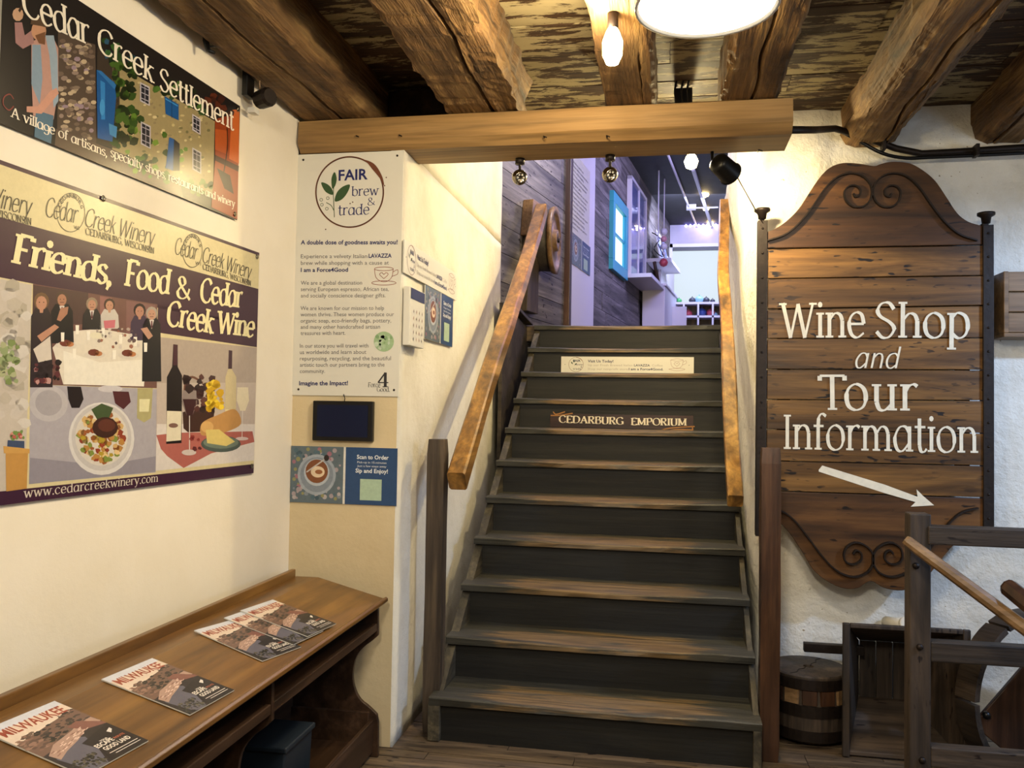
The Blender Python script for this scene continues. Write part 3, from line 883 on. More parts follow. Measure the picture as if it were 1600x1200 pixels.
# painted lettering, one object per line of paint
def paint_line(name, fn):
    P = Print(FS, *fn[0], base=.0055, step=.0004); fn[1](P)
    mb = MB()
    me = P.build(name, M['ptw'], ws)
    return me
A4 = (1160, 230, .29157); A5 = (1160, 560, .31677)
CR = 'e8e0c8'
paint_line('lettering', (A4, lambda P: P.text('Wine', (205, 1022), (660, 1020), 187, CR, 0, True, thick=.95, thin=.5, track=.5)))
paint_line('lettering', (A4, lambda P: P.text('Shop', (705, 1020), (1218, 1024), 187, CR, 0, True, thick=.95, thin=.5, track=.5)))
paint_line('lettering', (A4, lambda P: P.text('and', (598, 1183), (835, 1185), 112, CR, 0, True, thick=.75, thin=.38, slant=.22, sf=False, track=.6)))
paint_line('lettering', (A5, lambda P: (P.text('T', (375, 254), (512, 254), 168, CR, 0, True, thick=.9, thin=.5), P.text('our', (505, 254), (866, 258), 180, CR, 0, True, thick=.95, thin=.5, track=.9))))
paint_line('lettering', (A5, lambda P: P.text('Information', (200, 446), (1160, 466), 172, CR, 0, True, thick=.9, thin=.48, track=.4)))
paint_line('painted_arrow', (A5, lambda P: P.poly([(375, 550), (393, 528), (700, 622), (862, 682), (857, 645), (892, 680), (944, 724), (828, 731), (852, 708), (700, 664), (376, 558)], CR, 0)))

# small box-like plank sign at the right edge
FB = frame((0, 4.22, 0), 0)
a_, b_ = uv(FB, 1568, 424), uv(FB, 1572, 520)
t = thing('wall_box', 'small pale plank box on the white wall right of the wine shop sign', 'box', (a_[0]+.2, 4.22, b_[1]))
for k in range(3):
    h = (a_[1]-b_[1])/3; local_mesh(lambda mb: mb.box((a_[0]+.02, 4.22, b_[1]+h*k+.002), (a_[0]+.55, 4.24, b_[1]+h*(k+1)-.002)), 'plank', M['pole'], t, (a_[0]+.2, 4.22, b_[1]+h*k), .003)
local_mesh(lambda mb: mb.box((a_[0]-.0, 4.215, b_[1]), (a_[0]+.02, YR, a_[1])), 'side', M['pole'], t, (a_[0], 4.22, b_[1]), .003)
local_mesh(lambda mb: mb.box((a_[0]+.0, 4.215, b_[1]-.02), (a_[0]+.55, YR, b_[1])), 'bottom', M['pole'], t, (a_[0], 4.22, b_[1]), .003)

# ---- round wooden block with iron bands
c = Vector((.655, 4.165, 0)); R_ = .175
dr = thing('wooden_drum', 'low round iron-banded wooden block with a split hole in its top beside the post', 'block', c)
zt = .315
mb = MB(); prof = [(.155, .015), (.175, .05), (.178, .16), (.172, .25), (.176, .262), (.176, zt-.006), (.170, zt)]
n = 40; vs = []
ring = lambda r, z: [(r*(1+.012*noise.noise(Vector((math.cos(t_)*2, math.sin(t_)*2, z*3))))*math.cos(t_), r*math.sin(t_), z) for t_ in [2*PI*k/n for k in range(n)]]
for r, z in prof+[(.024, zt-.001), (.020, zt-.03)]: vs += ring(r, z)
m_ = len(prof)+2
mb.add(vs, [(i*n+k, i*n+(k+1) % n, (i+1)*n+(k+1) % n, (i+1)*n+k) for i in range(m_-1) for k in range(n)]+[tuple(range(n))[::-1], tuple(range((m_-1)*n, m_*n))])
mb.build('body', M['oldw'], dr, world=False)
for z0_, z1_ in ((.03, .075), (.135, .185), (.255, .30)):
    MB().lathe([(.1765, z0_), (.1815, z0_), (.1815, z1_), (.1765, z1_)], 40, smooth=False).build('iron_band', M['iron'], dr, world=False)
for k in range(14):
    a0 = 2*PI*k/14+.1
    T = Matrix.Rotation(a0, 4, 'Z'); MB().prism([(.168, -.034), (.181, -.030), (.181, .030), (.168, .034)], .19, .252, 'xy', T).build('wedge', M['pole'] if k % 3 == 0 else M['postr'], dr, world=False)
crk = [(.02, .0), (.05, .012), (.08, .008), (.12, .03), (.165, .028)]
for sg, rot_ in ((1, .9), (1, 3.9)):
    T = Matrix.Rotation(rot_, 4, 'Z'); pp = [(x, y_-.002) for x, y_ in crk]+[(x, y_+.003) for x, y_ in reversed(crk)]
    MB().prism(pp, zt-.004, zt+.0008, 'xy', T).build('split', M['gap_dark'], dr, world=False)

# ---- hopper crate lying on its side, open to the viewer
cr = thing('wooden_crate', 'old tapered wooden hopper crate standing open beside the round block', 'crate', (1.02, 3.93, 0))
x0, x1, z0, z1 = .79, 1.245, .012, .555; yf, yb = 3.94, 4.28
bx0, bx1, bz0, bz1 = .90, 1.12, .16, .42; tk = .018


def quad_board(name, f, b, mat, n_):
    """thick board between two edges"""
    f = [Vector(p) for p in f]; b = [Vector(p) for p in b]; n_ = Vector(n_)*tk
    vs = f+b[::-1]; vs2 = [v+n_ for v in vs]
    MB().add(vs+vs2, [(0, 1, 2, 3), (7, 6, 5, 4), (0, 4, 5, 1), (1, 5, 6, 2), (2, 6, 7, 3), (3, 7, 4, 0)]).build(name, mat, cr, bevel=.003)


quad_board('side_board', [(x0, yf, z0), (x0, yf, z1)], [(bx0, yb, bz0), (bx0, yb, bz1)], M['oldw'], (-1, 0, 0))
quad_board('side_board', [(x1, yf, z0), (x1, yf, z1)], [(bx1, yb, bz0), (bx1, yb, bz1)], M['oldw'], (1, 0, 0))
quad_board('bottom_board', [(x0-.015, yf, z0+.012), (x1+.015, yf, z0+.012)], [(bx0, yb, bz0), (bx1, yb, bz0)], M['oldx'], (0, 0, -1))
quad_board('top_board', [(x0-.015, yf, z1), (x1+.015, yf, z1)], [(bx0, yb, bz1), (bx1, yb, bz1)], M['oldx'], (0, 0, 1))
for k in range(3):
    w = (bx1-bx0)/3; local_mesh(lambda mb: mb.box((bx0+w*k+.002, yb-.012, bz0), (bx0+w*(k+1)-.002, yb+.004, bz1)), 'back_slat', M['oldw'], cr, (bx0+w*k, yb, bz0))
for bb in (((x0-.03, yf-.012, z0-.01), (x0, yf+.006, z1+.02)), ((x1, yf-.012, z0-.01), (x1+.03, yf+.006, z1+.02)), ((x0, yf-.012, z1), (x1, yf+.006, z1+.02))):
    MB().box(*bb).build('rim', M['oldw'], cr, bevel=.004)
p, q_ = at_y(1256, 1004, 4.2), at_y(1256, 1018, 4.2)
tag(MB().box((p.x, 4.19, q_.z), (.905, 4.225, p.z)).build('iron_bar', M['iron'], None, bevel=.003), 'flat dark iron bar sticking out to the left from behind the crate', 'bar')
p = at_y(1412, 972, 4.25)
pt = thing('drain_pipe', 'short cream pipe end poking out above the crate', 'pipe', (p.x, 4.3, p.z))
MB().tube([(p.x-.05, 4.36, p.z-.03), (p.x-.02, 4.3, p.z-.02), (p.x+.005, 4.24, p.z-.003)], .028, 14).build('pipe_body', M['white'], pt)
MB().lathe([(.022, 0), (.031, 0), (.031, .02), (.022, .02)], 16, Matrix.Translation((p.x+.005, 4.235, p.z-.003)) @ Matrix.Rotation(PI/2-.3, 4, 'X')).build('pipe_collar', M['white'], pt)

# ---- wooden machine frame at the right edge
mf = thing('machine_frame', 'old wooden machine frame with upright post and three rails at the right edge', 'frame', (1.3, 3.5, 0))
Yp = 3.50
def fb(x0_, y0_, x1_, y1_, Y, th, name, mat):
    a_ = at_y(x0_, y0_, Y); b_ = at_y(x1_, y1_, Y)
    return a_, b_
xa, xb = at_y(1421, 1000, Yp).x, at_y(1455, 1000, Yp).x
local_mesh(lambda mb: mb.box((xa, Yp, 0), (xb, Yp+.075, at_y(1436, 803, Yp).z)), 'post', M['oldw'], mf, (xa, Yp, .6), .005)
local_mesh(lambda mb: mb.box((2.0, Yp, 0), (2.08, Yp+.075, at_y(1436, 803, Yp).z)), 'post', M['oldw'], mf, (2.0, Yp, .6), .005)
for ya_, yb_, off in ((822, 851, .004), (1003, 1035, .004), (1168, 1200, .004)):
    za, zb = at_y(1455, ya_, Yp).z, at_y(1455, yb_, Yp).z
    xs_ = xb if ya_ != 822 else xb-.012
    local_mesh(lambda mb: mb.box((xs_, Yp+off-(.01 if ya_ == 822 else 0), zb), (2.0, Yp+.062, za)), 'rail', M['oldx'], mf, (1.5, Yp, za), .005)
for (bx_, by_) in ((1431, 884), (1437, 1011), (1441, 1188)):
    p = at_y(bx_, by_, Yp)
    MB().lathe([(0, .012), (.008, .011), (.012, .006), (.013, 0)], 10, Matrix.Translation((p.x, Yp, p.z)) @ Matrix.Rotation(PI/2, 4, 'X')).build('bolt', M['iron'], mf)
# long pole leaning on it
p0, p1 = at_y(1414, 843, Yp-.05), at_y(1640, 1010, Yp-.25)
ph = [p0+(p1-p0)*k for k in (0, .02, .1, .5, 1., 1.5)]
tag(MB().tube(ph, [.017, .021, .022, .024, .026, .027], 10, smooth=False).build('wooden_pole', M['pole'], None), 'smooth pale wooden pole slanting down to the right across the frame', 'pole')
p0, p1 = at_y(1572, 915, Yp-.15), at_y(1660, 985, Yp-.35)
ph = [p0, p0+(p1-p0)*.05, p0+(p1-p0)*.4, p1, p1+(p1-p0)]
tag(MB().tube(ph, [.026, .033, .034, .036, .036], 8, smooth=False).build('thick_handle', M['postr'], None), 'thick dark wooden handle with pale worn tip at the right photo edge', 'handle')
# wooden ring wheel behind
wc = at_y(1607, 1083, 3.98); wh = thing('wooden_hoop', 'wooden hoop ring leaning behind the machine frame at the right edge', 'wheel', Matrix.Translation(wc) @ Matrix.Rotation(.5, 4, 'Z') @ Matrix.Rotation(PI/2, 4, 'X'))
Rw = .345
for k in range(6):
    a0, a1 = 2*PI*k/6+.02, 2*PI*(k+1)/6-.02; nn = 8
    out = [(Rw*math.cos(a0+(a1-a0)*j/nn), Rw*math.sin(a0+(a1-a0)*j/nn)) for j in range(nn+1)]+[((Rw-.026)*math.cos(a1-(a1-a0)*j/nn), (Rw-.026)*math.sin(a1-(a1-a0)*j/nn)) for j in range(nn+1)]
    MB().prism(out, -.05, .05, 'xy').build('rim_segment', M['oldw'], wh, world=False)
lid = thing('wooden_board', 'dark broad board leaning diagonally inside the wooden hoop', 'board', (1.4, 3.9, 0))
q = [at_y(1518, 1130, 3.86), at_y(1600, 1035, 3.86), at_y(1690, 1100, 3.86), at_y(1600, 1200, 3.86)]
MB().prism([(v.x, v.z) for v in q], 3.84, 3.865).build('panel', M['postr'], lid, bevel=.004)
kn = at_y(1541, 1117, 3.83)
MB().lathe([(0, .03), (.014, .027), (.016, .01), (.008, 0)], 10, Matrix.Translation((kn.x, 3.842, kn.z)) @ Matrix.Rotation(PI/2, 4, 'X')).build('knob', M['black'], lid)

# ================================================================== LEFT WALL: banners
FL = frame(CORNER-nrm*.010, PI/2-WA)
Z1 = (0, 0, .29167)                                   # measuring grid of the upper banner
K2 = 550/1200.; Z2 = (0, 250, K2)                      # measuring grid of the lower banner


def wavy_sheet(F, u0, v0, u1, v1, name, mat, parent, amp=.002, t=.0015, colfn=None):
    return MB().box((u0, 0, v0), (u1, t, v1)).build(name, mat, parent, world=False)


def grommets(F, pts, parent):
    for u_, v_ in pts:
        MB().lathe([(.004, 0), (.009, .001), (.010, .003), (.006, .004), (.004, .002)], 12, Matrix.Translation((u_, -.0012, v_)) @ Matrix.Rotation(PI/2, 4, 'X')).build('grommet', M['chrome'], parent, world=False)


M['vinyl_dark'] = plain('dark_banner_vinyl', '2a2420', .4)
M['vinyl_cream'] = plain('cream_banner_vinyl', 'cdbf98', .4, mottle=.05)

# ---- upper banner
b1 = thing('village_banner', 'dark painted-village banner with white settlement lettering high on the left wall', 'banner', FL)
u0, _ = uv(FL, 4, 0); u1, v1 = uv(FL, 375, 168); v0 = uv(FL, 372, 345)[1]; v1 = 2.66
wavy_sheet(FL, u0, v0, u1, v1, 'sheet', M['vinyl_dark'], b1)
P = Print(FL, *Z1); P.clip = (u0, v0, u1, v1)
IN = lambda x, y_: (lambda q: u0 < q[0] < u1 and v0 < q[1] < v1)(P.u(x, y_))
def px2(u_, v_):
    p = FL @ Vector((u_, 0, v_)) - CAM; z = p.dot(FW); return ((800+FPX*p.dot(RT)/z-P.x0)/P.k, (600-FPX*p.dot(UP)/z-P.y0)/P.k)
def ublobs(P, ua, va, ub, vb, n, r, cols, layer, sq=1.):
    for _ in range(n):
        x = random.uniform(ua+r, ub-r); z = random.uniform(va+r, vb-r); a_ = random.uniform(.6, 1.0)*r; k = random.randint(5, 7); ph = random.random()*6
        P.raw([(x+a_*math.cos(ph+2*PI*i/k)*random.uniform(.6, 1.1), z+a_*sq*math.sin(ph+2*PI*i/k)*random.uniform(.6, 1.1)) for i in range(k)], random.choice(cols), layer+random.choice((0, .3, .6)))
P.poly([px2(u0, v0), px2(u1, v0), px2(u1, v1), px2(u0, v1)], '1d1a1a', 0)
# stone wall, house, ivy, lane
P.poly([(310, 170), (510, 240), (515, 770), (305, 690)], '4f4238', 1)
P.poly([(520, 250), (640, 340), (640, 800), (515, 770)], '3a3129', 1)
P.poly([(600, 330), (1150, 650), (1140, 1060), (600, 820)], '94865f', 1)
P.poly([(300, 690), (600, 800), (960, 960), (980, 1080), (640, 960), (290, 850)], '5a4a3e', 1.1)
for _ in range(120):
    x = random.uniform(320, 500); yy = random.uniform(200+(x-320)*.3, 700+(x-320)*.3)
    P.ell(x, yy, random.uniform(12, 22), random.uniform(9, 15), random.choice(['a08e78', '7d6c5c', 'b3a083', '6b5a4e', '8a786c', '8f7c86']), 2+random.choice((0, .3, .6)), 7)
for _ in range(110):
    x = random.uniform(700, 1120); yy = random.uniform(400+(x-700)*.55, 800+(x-700)*.5)
    P.ell(x, yy, random.uniform(6, 13), random.uniform(5, 9), random.choice(['b8a878', '9c8c60', '857858', 'c4b588', '6f6a48']), 2+random.choice((0, .3, .6)), 6)
P.blobs((560, 150, 800, 330), 50, 26, ['27421f', '1c3018', '35592a', '16241a', '2c4f6a'], 2.2, inside=lambda x, y_: y_ > 60+(x-390)*.66+40)
P.blobs((600, 330, 720, 800), 70, 26, ['1d2c14', '2f4a1c', '182311', '3e5a22'], 3.)
P.blobs((800, 420, 1100, 620), 40, 20, ['22351b', '35502a', '4a6a2c', '182413'], 3., inside=lambda x, y_: 270+(x-700)*.6 < y_ < 470+(x-800)*.55)
P.blobs((680, 560, 1000, 1000), 110, 20, ['3f5e1f', '597a2a', '29401a', '6d8a33', '1d2b14'], 3., inside=lambda x, y_: abs(y_-(620+(x-680)*.75)) < 55 or (y_ > 780+(x-680)*.55 and x < 900 and y_ < 900+(x-680)*.4))
P.blobs((980, 960, 1130, 1060), 26, 16, ['3d5a22', '22381a', '55702c'], 3., inside=lambda x, y_: y_ < 1010+(x-980)*.45)
# blue doors and shutters
for pts in ([(515, 375), (610, 440), (620, 520), (600, 760), (520, 740)], [(880, 515), (955, 560), (955, 645), (885, 610)], [(905, 735), (930, 745), (925, 915), (885, 900)]):
    P.poly(pts, '17508c', 4.2)
P.poly([(535, 430), (560, 445), (560, 640), (540, 640)], '2f79b8', 4.5); P.ell(545, 575, 14, 45, '3f8cc6', 4.7, 12)
P.line([(885, 530), (950, 568)], 7, '3d86c0', 4.6, False); P.line([(918, 530), (918, 630)], 6, '0e335c', 4.6, False)
P.poly([(515, 375), (540, 380), (620, 455), (612, 480)], '2c6aa5', 4.6)
P.poly([(580, 660), (625, 680), (620, 740), (585, 720)], '3d7fb0', 4.6)
P.poly([(930, 745), (960, 770), (960, 915), (925, 915)], '15171c', 4.2)
for x0_, y0_, x1_, y1_ in ((748, 440, 800, 560), (752, 650, 805, 790), (1028, 610, 1072, 715), (1028, 790, 1076, 925)):
    P.poly([(x0_, y0_), (x1_, y0_+26), (x1_, y1_+8), (x0_, y1_-18)], 'b6b0b4', 4.2)
    P.poly([(x0_+6, y0_+10), (x1_-6, y0_+32), (x1_-6, y1_), (x0_+6, y1_-24)], '22242c', 4.5)
    for k in (1, 2, 3):
        yy = y0_+(y1_-y0_)*k/4.; P.line([(x0_+4, yy-6), (x1_-4, yy+14)], 4, 'aaa6b0', 4.8, False)
    P.line([((x0_+x1_)/2, y0_+22), ((x0_+x1_)/2, y1_-12)], 4, 'aaa6b0', 4.8, False)
# red-orange painting at the right
P.poly([(1150, 640), (1282, 600), (1278, 1180), (1130, 1110), (1150, 860)], '8b3a1a', 4.2)
P.poly([(1240, 590), (1280, 585), (1282, 880), (1225, 850)], 'c1622c', 4.5); P.poly([(1150, 690), (1215, 700), (1220, 830), (1150, 800)], 'a94f22', 4.5)
P.poly([(1150, 830), (1278, 890), (1275, 920), (1150, 860)], '3b1a12', 4.7); P.poly([(1160, 900), (1230, 940), (1250, 1040), (1200, 1010)], '2c1510', 4.7)
P.line([(1215, 690), (1215, 800), (1190, 960)], 10, '2c1510', 4.8)
P.blobs((1110, 470, 1270, 640), 20, 22, ['3a1d16', '241a1c', '55281a'], 4., inside=lambda x, y_: y_ > 480+(x-1100)*.62)
# the craftsman
P.poly([(165, 225), (215, 200), (280, 195), (310, 260), (310, 480), (285, 640), (175, 620), (165, 420)], 'b28a7d', 4.2)
P.poly([(170, 240), (215, 240), (225, 420), (210, 560), (165, 450)], '7f93a3', 4.6); P.poly([(240, 190), (285, 190), (305, 300), (310, 540), (285, 580), (262, 300)], '8fa0ad', 4.6)
P.poly([(190, 590), (285, 620), (270, 790), (180, 760)], '4d6b80', 4.4)
P.poly([(75, 120), (115, 120), (130, 190), (170, 160), (180, 230), (120, 262), (80, 230)], '9a7370', 4.3)
P.ell(93, 78, 30, 36, 'c09a7c', 4.6, 10); P.ell(205, 165, 40, 52, 'b98a6b', 4.4, 14); P.poly([(165, 95), (240, 100), (255, 150), (215, 140), (160, 130)], '54402f', 4.7)
P.poly([(185, 190), (240, 170), (238, 240), (205, 232)], '6e4a32', 4.7)
P.poly([(300, 470), (312, 500), (220, 610), (140, 600), (140, 570), (200, 570), (265, 490)], 'c4917c', 4.8)
P.line([(100, 60), (135, 0), (150, -40)], 14, '3a2c22', 4.7, False)
P.line([(70, 530), (50, 505), (20, 520), (15, 560), (45, 590), (70, 570)], 7, '7a3a34', 4.6)
WH = 'e9e0cc'
P.text('Cedar', (118, 75), (478, 245), 150, WH, 6, True, thick=1.15, thin=.55, track=.15)
P.text('Creek', (520, 270), (818, 445), 128, WH, 6, True, thick=1.15, thin=.55, track=.15)
P.text('Settlement', (850, 475), (1250, 700), 108, WH, 6, True, thick=1.2, thin=.6, track=.15)
P.text('A village of artisans,', (55, 625), (572, 842), 50, WH, 6, True, thick=1.2, thin=.6, track=.15)
P.text('specialty shops, restaurants and winery', (588, 838), (1255, 1112), 43, WH, 6, True, thick=1.2, thin=.6, track=.15)
P.build('painted_picture', M['gloss'], b1)
grommets(FL, [(u1-.02, v1-.02), (u1-.02, v0+.02)], b1)

# ---- lower banner
b2 = thing('winery_banner', 'plum and cream winery banner with food and wine photographs on the left wall', 'banner', FL)
u1, v1 = uv(FL, 405, 395); v0 = uv(FL, 405, 738)[1]; u0 = -2.5
wavy_sheet(FL, u0, v0, u1, v1, 'sheet', M['vinyl_cream'], b2)
P = Print(FL, *Z2); P.clip = (u0, v0, u1, v1)
PLUM = '3b1e33'; CRM = 'e6dba9'
def rect_uv(P, a_, b_, c_, d_, col, layer): P.raw([(a_, b_), (c_, b_), (c_, d_), (a_, d_)], col, layer)
rect_uv(P, u0, v0, u1, v1, 'cfc296', 0)
rect_uv(P, u0, v1-.012, u1, v1, PLUM, .5)
vb = uv(FL, 0, 250+195*K2)[1]; vc = uv(FL, 0, 250+400*K2)[1]; rect_uv(P, u0, vc, u1, vb, PLUM, .5)
vbot = uv(FL, 0, 250+1130*K2)[1]; rect_uv(P, u0, v0, u1, vbot, PLUM, .5)
xr_ = P.u(535, 600)[0]; vr = P.u(887, 640)[1]; rect_uv(P, xr_, vr, u1, vc+.01, PLUM, .5)
# three photographs
xl_ = P.u(112, 420)[0]; rect_uv(P, u0, vbot, xl_-.004, vc-.004, 'bdb3a6', .8)
P.blobs((0, 430, 95, 900), 46, 26, ['c2b9ae', 'b5ab9c', 'c9c2b8', 'a9a08f'], 1.2)
P.blobs((0, 620, 60, 760), 30, 14, ['8d9a6c', 'a3a67e', '76864f'], 2.2)
P.poly([(18, 990), (95, 985), (90, 1120), (20, 1130)], 'b98a48', 2.3); P.poly([(25, 955), (82, 958), (82, 992), (22, 992)], '3c4a66', 2.6); P.blobs((35, 925, 80, 955), 14, 9, ['b05a50', 'c98a7c', '6f8a4a'], 2.8)
P.poly([(10, 975), (100, 985), (100, 1000), (12, 1000)], 'c29550', 2.7)
# dinner party
yA = lambda x: 422+(x-112)*.165
P.poly([(112, yA(112)), (536, yA(536)), (534, 778), (106, 765)], '6b4a44', 1)
P.poly([(112, yA(112)+4), (300, yA(300)), (300, 560), (112, 560)], '4a3534', 1.3); P.poly([(340, yA(340)+4), (380, yA(380)+4), (380, 600), (340, 600)], '8b5f5a', 1.3); P.poly([(430, yA(430)+4), (530, yA(530)+4), (530, 600), (430, 600)], '7b5654', 1.3)
P.poly([(178, 640), (230, 585), (340, 575), (480, 600), (500, 660), (490, 770), (215, 765)], 'd6cdbc', 1.8)
P.poly([(215, 650), (340, 690), (490, 680), (490, 772), (218, 765)], 'e2dccd', 2.1)
def person(x, y_, hr, hair, skin, top, w, h, lay=2.4):
    P.poly([(x-w*.3, y_+hr*.8), (x+w*.3, y_+hr*.8), (x+w*.5, y_+hr*2), (x+w*.55, y_+h), (x-w*.55, y_+h), (x-w*.5, y_+hr*2)], top, lay)
    P.ell(x, y_-hr*.15, hr*1.1, hr*1.25, hair, lay+.3, 12); P.ell(x, y_+hr*.1, hr*.78, hr*1.0, skin, lay+.6, 12)
    P.poly([(x-hr*.3, y_+hr*.9), (x+hr*.3, y_+hr*.9), (x+hr*.2, y_+hr*1.5), (x-hr*.2, y_+hr*1.5)], skin, lay+.5)
person(140, 485, 24, '6b5138', 'b3836a', '2b2226', 70, 290)
person(210, 475, 20, '4b3a30', 'a3745c', '17161b', 74, 150, 2.3)
person(312, 493, 18, '8a7a66', 'b3846c', '1d1c22', 60, 85); person(372, 495, 17, '3c2c26', 'b3846c', 'bdb6ad', 60, 80); person(475, 515, 19, '241a1c', 'ab7c68', '3b2c44', 60, 100); person(516, 525, 18, '9a9186', 'b58a74', '1b1b20', 60, 230)
for x_, y_, r_ in ((210, 475, 20), (312, 493, 18), (516, 525, 18)):
    P.poly([(x_-r_*.45, y_+r_*1.1), (x_+r_*.45, y_+r_*1.1), (x_, y_+r_*2.9)], 'cdc6c0', 3.3); P.poly([(x_-2, y_+r_*1.3), (x_+2, y_+r_*1.3), (x_+3, y_+r_*2.6), (x_-3, y_+r_*2.6)], '5a2a34', 3.5)
    P.poly([(x_-r_*.35, y_+r_*.45), (x_+r_*.35, y_+r_*.45), (x_+r_*.3, y_+r_*.58), (x_-r_*.3, y_+r_*.58)], '6e4438', 3.6)
for x_, y_, r_ in ((140, 485, 24), (210, 475, 20), (312, 493, 18), (372, 495, 17), (475, 515, 19), (516, 525, 18)):
    for d_ in (-.3, .3): P.ell(x_+d_*r_, y_, r_*.10, r_*.08, '2a1a18', 3.7, 6)
P.poly([(192, 545), (205, 505), (232, 500), (228, 525), (205, 550)], 'a3745c', 3.6); P.poly([(352, 548), (392, 545), (390, 572), (355, 574)], 'c06a74', 3.6); P.poly([(478, 575), (500, 570), (520, 600), (505, 612)], 'b58a74', 3.7)
P.poly([(125, 600), (185, 560), (200, 570), (140, 620)], 'b3836a', 3.4)
P.poly([(112, 645), (170, 600), (175, 680), (130, 690)], 'c9bfb2', 3.3)
P.blobs((118, 690, 200, 760), 24, 11, ['8b4a44', '5a2c30', 'b58a84', '221a1c', '221a1c'], 3.5)
for x_, y_ in ((225, 632), (322, 664), (437, 666)):
    P.ell(x_, y_, 36, 13, 'cfc6b8', 3.2, 14); P.ell(x_-4, y_-8, 20, 12, '6b3428', 3.5, 9); P.ell(x_+12, y_-4, 14, 9, 'b3754a', 3.5, 9)
for x_, y_ in ((212, 605), (252, 660), (262, 580), (388, 665), (495, 640), (300, 600), (350, 590), (410, 612), (460, 620)):
    P.poly([(x_-6, y_-17), (x_+6, y_-17), (x_+5, y_+14), (x_-5, y_+14)], 'e9e3d4', 3.6)
P.ell(328, 598, 24, 11, 'd9d2b8', 3.6); P.blobs((330, 560, 470, 640), 36, 7, ['7c6a64', 'c9bfb4', '5b4a4c', 'a8988e', '94604c'], 3.1, inside=lambda x, y_: y_ > 570)
# plate of food
P.poly([(102, 766), (535, 780), (530, 1065), (98, 1105)], 'a5a0a6', 1)
P.poly([(102, 1015), (350, 1040), (530, 1010), (530, 1062), (98, 1105)], '8b8690', 1.3)
P.ell(165, 830, 66, 62, 'b3aeb0', 1.6, 20); P.ell(165, 828, 46, 44, 'a09b9e', 1.9, 20)
P.ell(345, 950, 112, 124, 'd0ccc8', 1.6, 28); P.ell(345, 946, 102, 114, 'bdb8b5', 1.9, 28); P.ell(345, 944, 90, 98, 'cdc6bb', 2.2, 26)
P.blobs((270, 870, 430, 1030), 130, 12, ['c9a468', 'b08040', '8c3a24', 'd6b884', '94562c', 'a8902c', '7a8a3c'], 2.6, inside=lambda x, y_: ((x-345)/78)**2+((y_-945)/86)**2 < 1)
P.ell(357, 912, 44, 36, '3a1e18', 3.8, 14); P.ell(362, 905, 30, 22, '5a2e22', 4.1, 12); P.poly([(310, 850), (345, 830), (385, 845), (370, 880), (330, 885)], '3f5030', 3.6)
P.poly([(228, 772), (275, 773), (284, 815), (270, 845), (243, 845), (232, 815)], '1c1418', 2.2); P.poly([(383, 788), (438, 790), (445, 825), (420, 850), (392, 830)], '4a2026', 2.2)
P.poly([(468, 778), (520, 778), (514, 880), (490, 895), (466, 880)], 'a8a070', 2.2); P.poly([(474, 815), (510, 815), (506, 858), (474, 858)], 'd8d2a6', 2.5)
P.ell(375, 780, 42, 12, 'c3bec0', 2.0)
# still life
y0_ = 603; P.poly([(536, y0_), (888, 642), (885, 1022), (530, 1060)], 'b9aba0', 1)
P.poly([(536, y0_), (888, 642), (888, 760), (534, 760)], 'a89a8e', 1.3)
P.poly([(534, 900), (886, 900), (885, 1022), (530, 1060)], 'd2cac3', 1.3)
P.poly([(532, 938), (600, 930), (860, 925), (886, 960), (720, 1000), (625, 1050), (570, 1010), (548, 985)], 'a85f56', 1.7)
P.poly([(590, 628), (605, 630), (605, 705), (620, 735), (618, 965), (566, 968), (568, 740), (586, 705)], '160f14', 2.2); P.poly([(590, 628), (605, 630), (604, 700), (589, 700)], '43202c', 2.5)
P.poly([(568, 855), (618, 857), (616, 955), (566, 960)], 'd9d0b6', 2.6); P.ell(590, 905, 16, 8, '7a5a50', 2.8)
P.poly([(622, 860), (650, 850), (730, 860), (720, 925), (640, 928), (625, 915)], '3a211d', 2.2); P.blobs((630, 740, 725, 860), 40, 16, ['3c2024', '4e2a28', '5a3430', '2a181a'], 2.4)
P.line([(626, 830), (630, 760), (655, 740), (690, 760)], 8, '6b4636', 2.6)
P.blobs((705, 755, 755, 850), 34, 13, ['d9b321', 'e8c93a', 'c49a14'], 3.2)
P.poly([(779, 648), (791, 650), (790, 715), (805, 740), (803, 905), (766, 905), (768, 740), (777, 712)], 'c3b48c', 2.2); P.poly([(779, 648), (791, 650), (790, 712), (777, 712)], '3c2230', 2.5); P.poly([(767, 850), (803, 852), (802, 890), (766, 888)], 'd8cda6', 2.6)
P.poly([(622, 785), (668, 785), (670, 830), (655, 872), (636, 872), (620, 830)], '8a7c78', 2.9); P.poly([(622, 815), (669, 815), (655, 872), (636, 872)], '35131c', 3.2); P.line([(645, 872), (645, 990)], 5, 'd0c8c2', 3.2, False); P.ell(643, 997, 25, 10, 'c4b8b2', 3.2)
P.poly([(808, 775), (845, 775), (848, 820), (835, 855), (818, 855), (806, 820)], 'd8cdb0', 2.9); P.line([(826, 855), (824, 945)], 4, 'd8d0c8', 3.2, False); P.ell(824, 950, 22, 6, 'c9b8b2', 3.1)
P.poly([(682, 930), (690, 895), (740, 870), (800, 850), (820, 900), (760, 930), (700, 940)], 'b88a52', 2.7, True); P.ell(705, 910, 22, 20, 'd0a466', 3.2)
P.ell(752, 968, 68, 28, '4b5650', 3.1, 20); P.ell(752, 963, 60, 21, '6c7a6c', 3.4, 20); P.poly([(700, 920), (745, 918), (800, 960), (770, 975), (705, 965)], 'd3be72', 3.8)
P.blobs((650, 940, 700, 990), 6, 9, ['5a2426', '8a3430'], 3.6)
